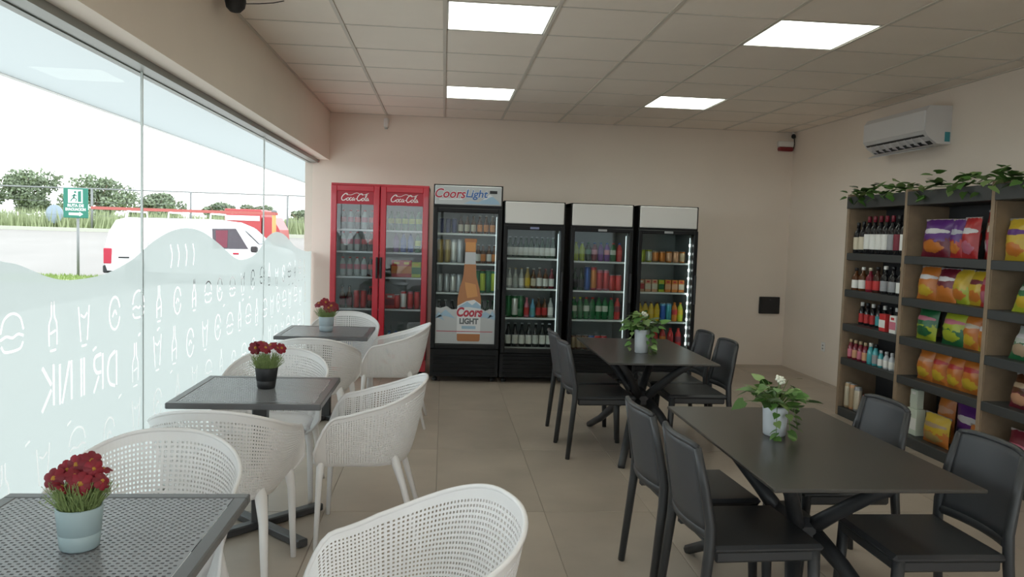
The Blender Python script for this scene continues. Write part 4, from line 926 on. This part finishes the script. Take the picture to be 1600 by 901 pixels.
def bag_mat(c1, c2, c3, c4):
    key = 'bag_%s_%s_%s_%s' % (c1, c2, c3, c4)
    if key in MATS: return MATS[key]
    mt = bpy.data.materials.new(key); mt.use_nodes = True; t = mt.node_tree; b = t.nodes['Principled BSDF']
    b.inputs['Roughness'].default_value = .34
    tc = t.nodes.new('ShaderNodeTexCoord'); sx = t.nodes.new('ShaderNodeSeparateXYZ'); t.links.new(tc.outputs['Generated'], sx.inputs[0])
    n = t.nodes.new('ShaderNodeTexNoise'); n.inputs['Scale'].default_value = 5; n.inputs['Detail'].default_value = 3; t.links.new(tc.outputs['Generated'], n.inputs['Vector'])
    def M(op, a, c=None):
        q = t.nodes.new('ShaderNodeMath'); q.operation = op
        for i, v in enumerate((a, c)):
            if v is None: continue
            if isinstance(v, (int, float)): q.inputs[i].default_value = v
            else: t.links.new(v, q.inputs[i])
        return q.outputs[0]
    def mixc(fac, a, c):
        q = t.nodes.new('ShaderNodeMix'); q.data_type = 'RGBA'; t.links.new(fac, q.inputs['Factor'])
        for i, v in ((6, a), (7, c)):
            if isinstance(v, tuple): q.inputs[i].default_value = (v[0] * .72, v[1] * .70, v[2] * .75, 1)
            else: t.links.new(v, q.inputs[i])
        return q.outputs[2]
    x, z = sx.outputs[0], sx.outputs[2]; nf = M('SUBTRACT', n.outputs['Fac'], .5)
    low = M('LESS_THAN', M('ADD', z, M('MULTIPLY', nf, .5)), .42)
    def ell(cx, cz, rx_, rz_, wob):
        a = M('POWER', M('DIVIDE', M('SUBTRACT', x, cx), rx_), 2.0); c = M('POWER', M('DIVIDE', M('SUBTRACT', z, cz), rz_), 2.0)
        return M('LESS_THAN', M('ADD', M('ADD', a, c), M('MULTIPLY', nf, wob)), 1.0)
    col = mixc(low, PCOL[c1], PCOL[c2]); col = mixc(ell(.5, .26, .33, .15, 2.2), col, PCOL[c4]); col = mixc(ell(.5, .66, .40, .075, 1.3), col, PCOL[c3])
    t.links.new(col, b.inputs['Base Color']); MATS[key] = mt
    return mt
BAGC = {}
def bag_mesh(w_, h, th, cols):
    key = (w_, h, th, cols)
    if key in BAGC: return BAGC[key]
    nx, nz = 10, 14; mb = MB(); rg = random.Random(hash(cols) % 1000 + int(w_ * 1000))
    jit = [[rg.uniform(-.006, .006) for _ in range(nz + 1)] for _ in range(nx + 1)]
    for s in (-1, 1):
        vs = []
        for j in range(nz + 1):
            v = j / nz
            for i in range(nx + 1):
                u = -1 + 2 * i / nx
                prof = max(0, math.sin(PI * min(max((v - .05) / .90, 0), 1))) ** .55 * (1 - abs(u) ** 3)
                vs.append((u * w_ / 2 * (1 - .07 * math.sin(PI * v)), s * (th / 2 * prof + (jit[i][j] * prof if 0 < i < nx else 0)) + .002 * math.sin(i * 2.6) * (v < .05 or v > .95), v * h))
        fs = [(j * (nx + 1) + i, j * (nx + 1) + i + 1, (j + 1) * (nx + 1) + i + 1, (j + 1) * (nx + 1) + i) for j in range(nz) for i in range(nx)]
        if s > 0: fs = [tuple(reversed(f)) for f in fs]
        mb.add(vs, fs, 0, True)
    BAGC[key] = mb.mesh('snack_bag', bag_mat(*cols))
    return BAGC[key]
SEAL = mat('foil_seal', (.42, .40, .40), .3, metal=.6)
def bag(y, z, w_, h, th, cols, label, x=SX + .085, turn=0.0, lean=-.10, roll=0.0):
    o = tag(ob('snack_bag', bag_mesh(w_, h, th, cols), None, (x, y, z + .001), rot=(lean, roll, -PI / 2 + turn)), label, 'snack bag', 'snack bags on the wooden shelving')
    MB().box(-w_ / 2, w_ / 2, -.0025, .0025, h - .013, h + .001).build('top_seal', SEAL, o)
    return o
# wine bay, left (far) to right
yl, yr = 6.66, 5.86
def brow(specs, z, where, y0=yl, y1=yr, x=SX + .06, grp='bottles in the wine bay'):
    prow_y(specs, z, where, y0, y1, x, grp)
def prow_y(specs, z, where, y0, y1, x, grp):
    n = len(specs)
    for k, sp in enumerate(specs):
        y = y0 + (y1 - y0) * (k + .5) / n
        product(sp, (x, y, z + .0005), -PI / 2, '%s, %s from left on %s' % (desc(sp), ORD[k], where), grp)
wr = ('wine', 'black', 'white', 'maroon', 1.07)
brow([('wine', 'black', 'cream', 'black', .9), ('wine', 'black', 'cream', 'black', .93), wr, wr, wr, wr, ('wine', 'black', 'grey', 'maroon', 1.07), ('wine', 'black', 'maroon', 'black', 1.07), ('wine', 'black', 'white', 'black', 1.07)], 1.44, 'top shelf of wine bay')
brow([('liquor', 'brown', 'white', 'black', .8), ('liquor', 'brown', 'white', 'white', .85), ('liquor', 'maroon', 'red', 'cream', .85), ('liquor', 'cola', 'red', 'black', .9), ('liquor', 'black', 'grey', 'white', .95), ('liquor', 'black', 'grey', 'black', .95), ('liquor', 'black', 'white', 'tan', .95)], 1.12, 'second shelf of wine bay')
brow([('small', 'black', 'red', 'white', 1.25), ('small', 'black', 'red', 'black', 1.25), ('small', 'black', 'red', 'white', 1.25), ('small', 'black', 'teal', 'black', 1.25), ('small', 'black', 'teal', 'white', 1.25), ('small', 'black', 'teal', 'black', 1.25), ('small', 'black', 'peach', 'white', 1.25), ('small', 'black', 'red', 'maroon', 1.25), ('small', 'black', 'red', 'red', 1.25)], .82, 'third shelf of wine bay', x=SX + .14)
for k, (y, c) in enumerate([(6.09, 'red'), (5.94, 'white')]):
    product(('box', 'red' if k == 0 else 'white', 'white' if k == 0 else 'pink', 'red', .88), (SX + .045, y, .8205), -PI / 2, 'small red and white carton at the inner end of third wine-bay shelf' if k == 0 else 'white carton with pink panel beside upright on third wine-bay shelf', 'bottles in the wine bay')
brow([('small', 'maroon', 'pink', 'tan', 1.1), ('small', 'maroon', 'peach', 'tan', 1.1), ('small', 'maroon', 'pink', 'tan', 1.1), ('small', 'maroon', 'peach', 'tan', 1.1), ('small', 'teal', 'teal', 'white', 1.15), ('small', 'teal', 'grey', 'black', 1.15), ('small', 'teal', 'white', 'silver', .9), ('small', 'silver', 'white', 'silver', .9), ('small', 'silver', 'white', 'silver', .9), ('small', 'silver', 'white', 'silver', .9)], .518, 'fourth shelf of wine bay')
brow([('tallcan', 'tan', 'cream', 'silver', 1.2), ('tallcan', 'peach', 'tan', 'silver', 1.2), ('tallcan', 'grey', 'cream', 'silver', 1.15)], .08, 'bottom shelf of wine bay', 6.66, 6.42)
brow([('box', 'red', 'orange', 'maroon', 1.0), ('box', 'red', 'red', 'white', 1.0), ('box', 'red', 'orange', 'white', 1.0), ('box', 'red', 'red', 'white', 1.0)], .08, 'red-box group, bottom wine-bay shelf', 6.40, 5.88, x=SX + .09)
# middle snack bay
bag(5.555, 1.44, .30, .28, .13, ('purple', 'maroon', 'white', 'orange'), 'big purple and red snack bag at far end of the top snack shelf', lean=-.12, turn=.1)
bag(5.31, 1.44, .14, .275, .09, ('purple', 'red', 'silver', 'orange'), 'narrow purple and red snack bag on the top snack shelf', lean=-.05)
bag(5.17, 1.44, .17, .285, .10, ('red', 'red', 'white', 'pink'), 'red snack bag beside the narrow purple bag', lean=-.06)
bag(5.05, 1.44, .18, .335, .10, ('red', 'red', 'tan', 'white'), 'tall red snack bag with tan emblem on the top snack shelf', x=SX + .17, lean=-.05)
bag(4.93, 1.44, .14, .305, .10, ('red', 'red', 'cream', 'pink'), 'red snack bag against the upright on the top snack shelf', lean=-.05)
bag(5.62, 1.12, .22, .25, .12, ('orange', 'orange', 'white', 'yellow'), 'orange snack bag, first on the second snack shelf', lean=-.15, turn=.1)
bag(5.40, 1.12, .24, .245, .11, ('maroon', 'orange', 'white', 'orange'), 'dark red and orange snack bag on the second snack shelf', lean=-.15)
bag(5.25, 1.12, .19, .245, .11, ('yellow', 'lime', 'yellow', 'orange'), 'yellow and lime snack bag in the middle of the second snack shelf', x=SX + .10, lean=-.12)
bag(5.10, 1.12, .18, .24, .10, ('yellow', 'yellow', 'maroon', 'orange'), 'yellow snack bag with dark logo on the second snack shelf', x=SX + .11, lean=-.12)
bag(4.95, 1.12, .18, .25, .10, ('red', 'red', 'pink', 'pink'), 'shiny red snack bag at near end of the second snack shelf', lean=-.12, turn=-.1)
bag(5.60, .82, .24, .24, .12, ('green', 'lime', 'pink', 'green'), 'green snack bag, first on the third snack shelf', lean=-.12)
bag(5.42, .82, .18, .22, .10, ('green', 'green', 'pale', 'lime'), 'dark green snack bag between two lime ones', x=SX + .18, lean=-.06)
bag(5.28, .82, .26, .25, .13, ('lime', 'green', 'pink', 'lime'), 'large lime green snack bag in the middle of the third snack shelf', lean=-.12)
bag(5.09, .82, .17, .24, .10, ('orange', 'orange', 'cream', 'yellow'), 'orange snack bag right of the lime bag', lean=-.1)
bag(4.94, .82, .16, .235, .10, ('orange', 'yellow', 'white', 'orange'), 'orange and yellow snack bag at near end of the third shelf', lean=-.1)
for k, (y, wd) in enumerate([(5.58, .19), (5.40, .18), (5.23, .17), (5.05, .22)]):
    bag(y, .518, wd, .235 + .01 * (k % 2), .11, ('orange', 'orange', 'red' if k else 'peach', 'yellow'), ['orange snack bag, first of four on the fourth snack shelf', 'orange snack bag, second of four on the fourth snack shelf', 'orange snack bag, third of four on the fourth snack shelf', 'widest orange snack bag, last of four on the fourth snack shelf'][k], lean=-.1, turn=.05 * (k % 2))
product(('box', 'pale', 'white', 'pale', 1.25), (SX + .1, 5.68, .0805), -PI / 2, 'pale green box, lower of the stack on bottom snack shelf', 'boxes on the bottom snack shelf')
product(('box', 'pale', 'pale', 'white', .9), (SX + .1, 5.68, .2815), -PI / 2, 'pale green box stacked on top of another, bottom snack shelf', 'boxes on the bottom snack shelf')
bag(5.47, .08, .20, .36, .10, ('orange', 'orange', 'peach', 'yellow'), 'tall orange snack bag standing on the bottom snack shelf', x=SX + .2, lean=-.04)
bag(5.15, .08, .44, .34, .12, ('purple', 'navy', 'white', 'grey'), 'wide dark purple snack bag with white lettering, bottom snack shelf', x=SX + .2, lean=-.04)
bag(5.38, .08, .30, .22, .12, ('yellow', 'orange', 'tan', 'gold'), 'golden yellow snack bag in front on the bottom snack shelf', x=SX + .07, lean=-.06)
bag(4.96, .08, .17, .24, .10, ('orange', 'red', 'cream', 'orange'), 'red and orange snack bag by the upright on bottom shelf', x=SX + .08, lean=-.06)
# near snack bay
bag(4.715, 1.44, .22, .27, .12, ('yellow', 'yellow', 'purple', 'orange'), 'yellow snack bag, first on top shelf of the cropped bay', lean=-.08)
bag(4.48, 1.44, .22, .27, .12, ('yellow', 'orange', 'red', 'gold'), 'yellow and orange snack bag at the frame edge, top shelf', lean=-.08, turn=-.1)
bag(4.61, 1.12, .24, .22, .11, ('green', 'lime', 'pale', 'yellow'), 'green snack bag on second shelf of the cropped bay', lean=-.35)
bag(4.36, 1.12, .24, .23, .11, ('green', 'green', 'white', 'lime'), 'darker green snack bag on second shelf, outside frame edge', lean=-.2)
bag(4.61, .82, .24, .22, .11, ('pale', 'green', 'white', 'tan'), 'pale green snack bag on third shelf of the cropped bay', lean=-.35)
bag(4.36, .82, .24, .23, .11, ('green', 'pale', 'yellow', 'tan'), 'green and yellow snack bag on third shelf, outside frame edge', lean=-.2)
bag(4.58, .518, .22, .22, .12, ('brown', 'maroon', 'tan', 'peach'), 'brown and tan snack bag on fourth shelf of the cropped bay', lean=-.2)
bag(4.34, .518, .22, .22, .12, ('maroon', 'red', 'peach', 'tan'), 'dark red snack bag on fourth shelf, outside frame edge', lean=-.15)
bag(4.56, .08, .26, .30, .12, ('maroon', 'purple', 'pink', 'red'), 'dark red and purple snack bag on bottom shelf of cropped bay', lean=-.1)
bag(4.28, .08, .26, .30, .12, ('red', 'maroon', 'pink', 'purple'), 'red snack bag on bottom shelf, outside frame edge', lean=-.1)
# artificial ivy along the top of the shelving
for k, (y, n, lab) in enumerate([(6.62, 9, 'small ivy sprig at the far end of the shelving top'), (6.38, 16, 'ivy clump above the wine bottles'), (5.98, 18, 'ivy clump on the shelving top where two bays meet'), (5.55, 16, 'ivy clump above the purple snack bag'), (5.15, 20, 'ivy clump above the red snack bags'), (4.80, 18, 'ivy clump on the upright of the cropped bay'), (4.45, 18, 'ivy clump at the frame edge on the shelving top')]):
    t = thing('ivy_clump', lab, 'plant', (SX + .03, y, 1.9305), 0, 'ivy clumps along the shelving top')
    rp = random.Random(40 + k); zl = rp.uniform(.0, .01)
    MB().tube(crom([(.05, .22, .012), (.0, .08, .03), (.02, -.06, .02), (.0, -.2, .012)], 5), .003, 5).build('vine', STEM, t)
    for q in range(int(n * 1.9)):
        yy_ = rp.gauss(0, .085); zz = abs(rp.gauss(0, .02)) + .012 + .075 * max(0, 1 - abs(yy_) / .14) * rp.random(); a = rp.uniform(0, 2 * PI)
        xx = rp.uniform(-.045, .08)
        if rp.random() < .22: xx = -.055; zz = rp.uniform(-.05, .03)
        leaf(t, (xx, yy_, zz), (math.cos(a) - .4, math.sin(a), rp.uniform(-.3, .6) if xx > -.05 else -.6), rp.uniform(.055, .085), rp, .25)

# ------------------------------------------------------------------ fittings on the walls
ac = thing('air_conditioner', 'white split air conditioner high on the side wall above the shelving', 'air conditioner', (XR, 6.86, 2.38))
ACW = mat('ac_white', (0.70, 0.69, 0.70), .35); ACD = mat('ac_dark', (.03, .03, .032), .6)
mb = MB(); prof = [(0, 0.0), (-.12, .0), (-.20, .055), (-.228, .10), (-.232, .27), (-.20, .315), (0, .32)]
mb.prism([(x, z) for x, z in prof], -.49, .49, 0); mb.build('housing', ACW, ac)
MB().cbox(-.238, -.226, -.485, .485, .105, .275, .003).build('front_panel', mat('ac_front', (.72, .71, .72), .3), ac)
MB().add([(-.124, -.45, .0), (-.124, .46, .0), (-.222, .46, .075), (-.222, -.45, .075)], [(0, 1, 2, 3)]).build('air_outlet', ACD, ac, fix=False)
for k in range(8): MB().prism([(-.222, .060), (-.17, .022), (-.14, .0), (-.19, .006)], -.40 + k * .11, -.390 + k * .11).build('vane', ACW, ac)
MB().add([(-.118, -.45, -.004), (-.118, .47, -.004), (-.185, .47, -.036), (-.185, -.45, -.036), (-.118, -.45, -.010), (-.118, .47, -.010), (-.185, .47, -.042), (-.185, -.45, -.042)], [(0, 1, 2, 3), (4, 5, 6, 7), (0, 1, 5, 4), (2, 3, 7, 6)]).build('louvre', ACW, ac)
MB().box(-.055, -.01, -.4925, -.489, .02, .10).build('sticker', mat('sticker_teal', (.05, .30, .36), .5), ac)
al = thing('alarm_strobe', 'white and red alarm strobe in the top corner of the back wall', 'alarm', (4.10, YW, 2.62))
MB().cbox(-.095, .095, -.06, 0, .05, .12, .008).build('housing', WHITE, al); MB().cbox(-.09, .09, -.07, 0, 0, .05, .012).build('lens', mat('strobe_red', (.22, .012, .02), .3), al)
MB().tube([(.10, -.03, .03), (.115, -.03, .10), (.11, -.02, .16)], .005, 6).build('cable', DARK, al)
cc = thing('security_camera', 'small dark security camera in the ceiling corner above the strobe', 'camera', (4.175, 9.33, 2.78))
MB().lathe([(.004, -.012), (.022, -.002), (.026, .018), (.022, .035), (.01, .045)], 14).build('dome', DARK, cc); MB().tube([(0, 0, .04), (0, .03, .072)], .012, 8).build('bracket', WHITE, cc)
ds = thing('dome_camera', 'black dome camera hanging from the ceiling above the window lintel', 'camera', (-1.235, 4.80, ZC))
sp_ = MB().lathe([(.001, -.115), (.03, -.108), (.052, -.085), (.060, -.05), (.056, -.02), (.04, -.004)], 20); sp_.build('dome', DARK, ds)
MB().lathe([(.062, -.012), (.062, .0), (.03, .0)], 18).build('mount', WHITE, ds); MB().tube([(.05, .0, -.06), (.13, .02, -.05), (.20, .06, -.03), (.25, .12, .001)], .003, 5).build('cable', DARK, ds)
se = thing('motion_sensor', 'small white motion sensor high on the back wall above red fridge', 'sensor', (-.70, YW, 2.70))
MB().cbox(-.028, .028, -.045, 0, 0, .115, .014).build('housing', WHITE, se); MB().lathe([(.02, -.004), (.016, -.014), (.004, -.018)], 10, 0, -.025).build('lens', mat('sensor_lens', (.55, .55, .54), .3), se)
bp2 = thing('wall_panel', 'small black square panel box on the back wall near the corner', 'panel', (4.01, YW, .637))
MB().cbox(-.128, .128, -.03, 0, 0, .208, .006).build('box', mat('panel_black', (.014, .014, .015), .4), bp2); MB().cbox(-.105, .105, -.036, -.029, .02, .188, .003).build('cover', mat('panel_black2', (.018, .018, .02), .3), bp2); MB().lathe([(.006, .172), (.006, .176)], 8, 0, -.037).build('lock', GALV, bp2)
ou = thing('wall_outlet', 'white power outlet low on the side wall beside the shelving', 'outlet', (XR, 8.36, .33))
MB().cbox(-.010, 0, -.04, .04, 0, .10, .004).build('cover_plate', WHITE, ou)
for z in (.03, .065): MB().box(-.0115, -.009, -.012, .012, z - .008, z + .008).build('socket', mat('socket_grey', (.25, .25, .25), .5), ou)
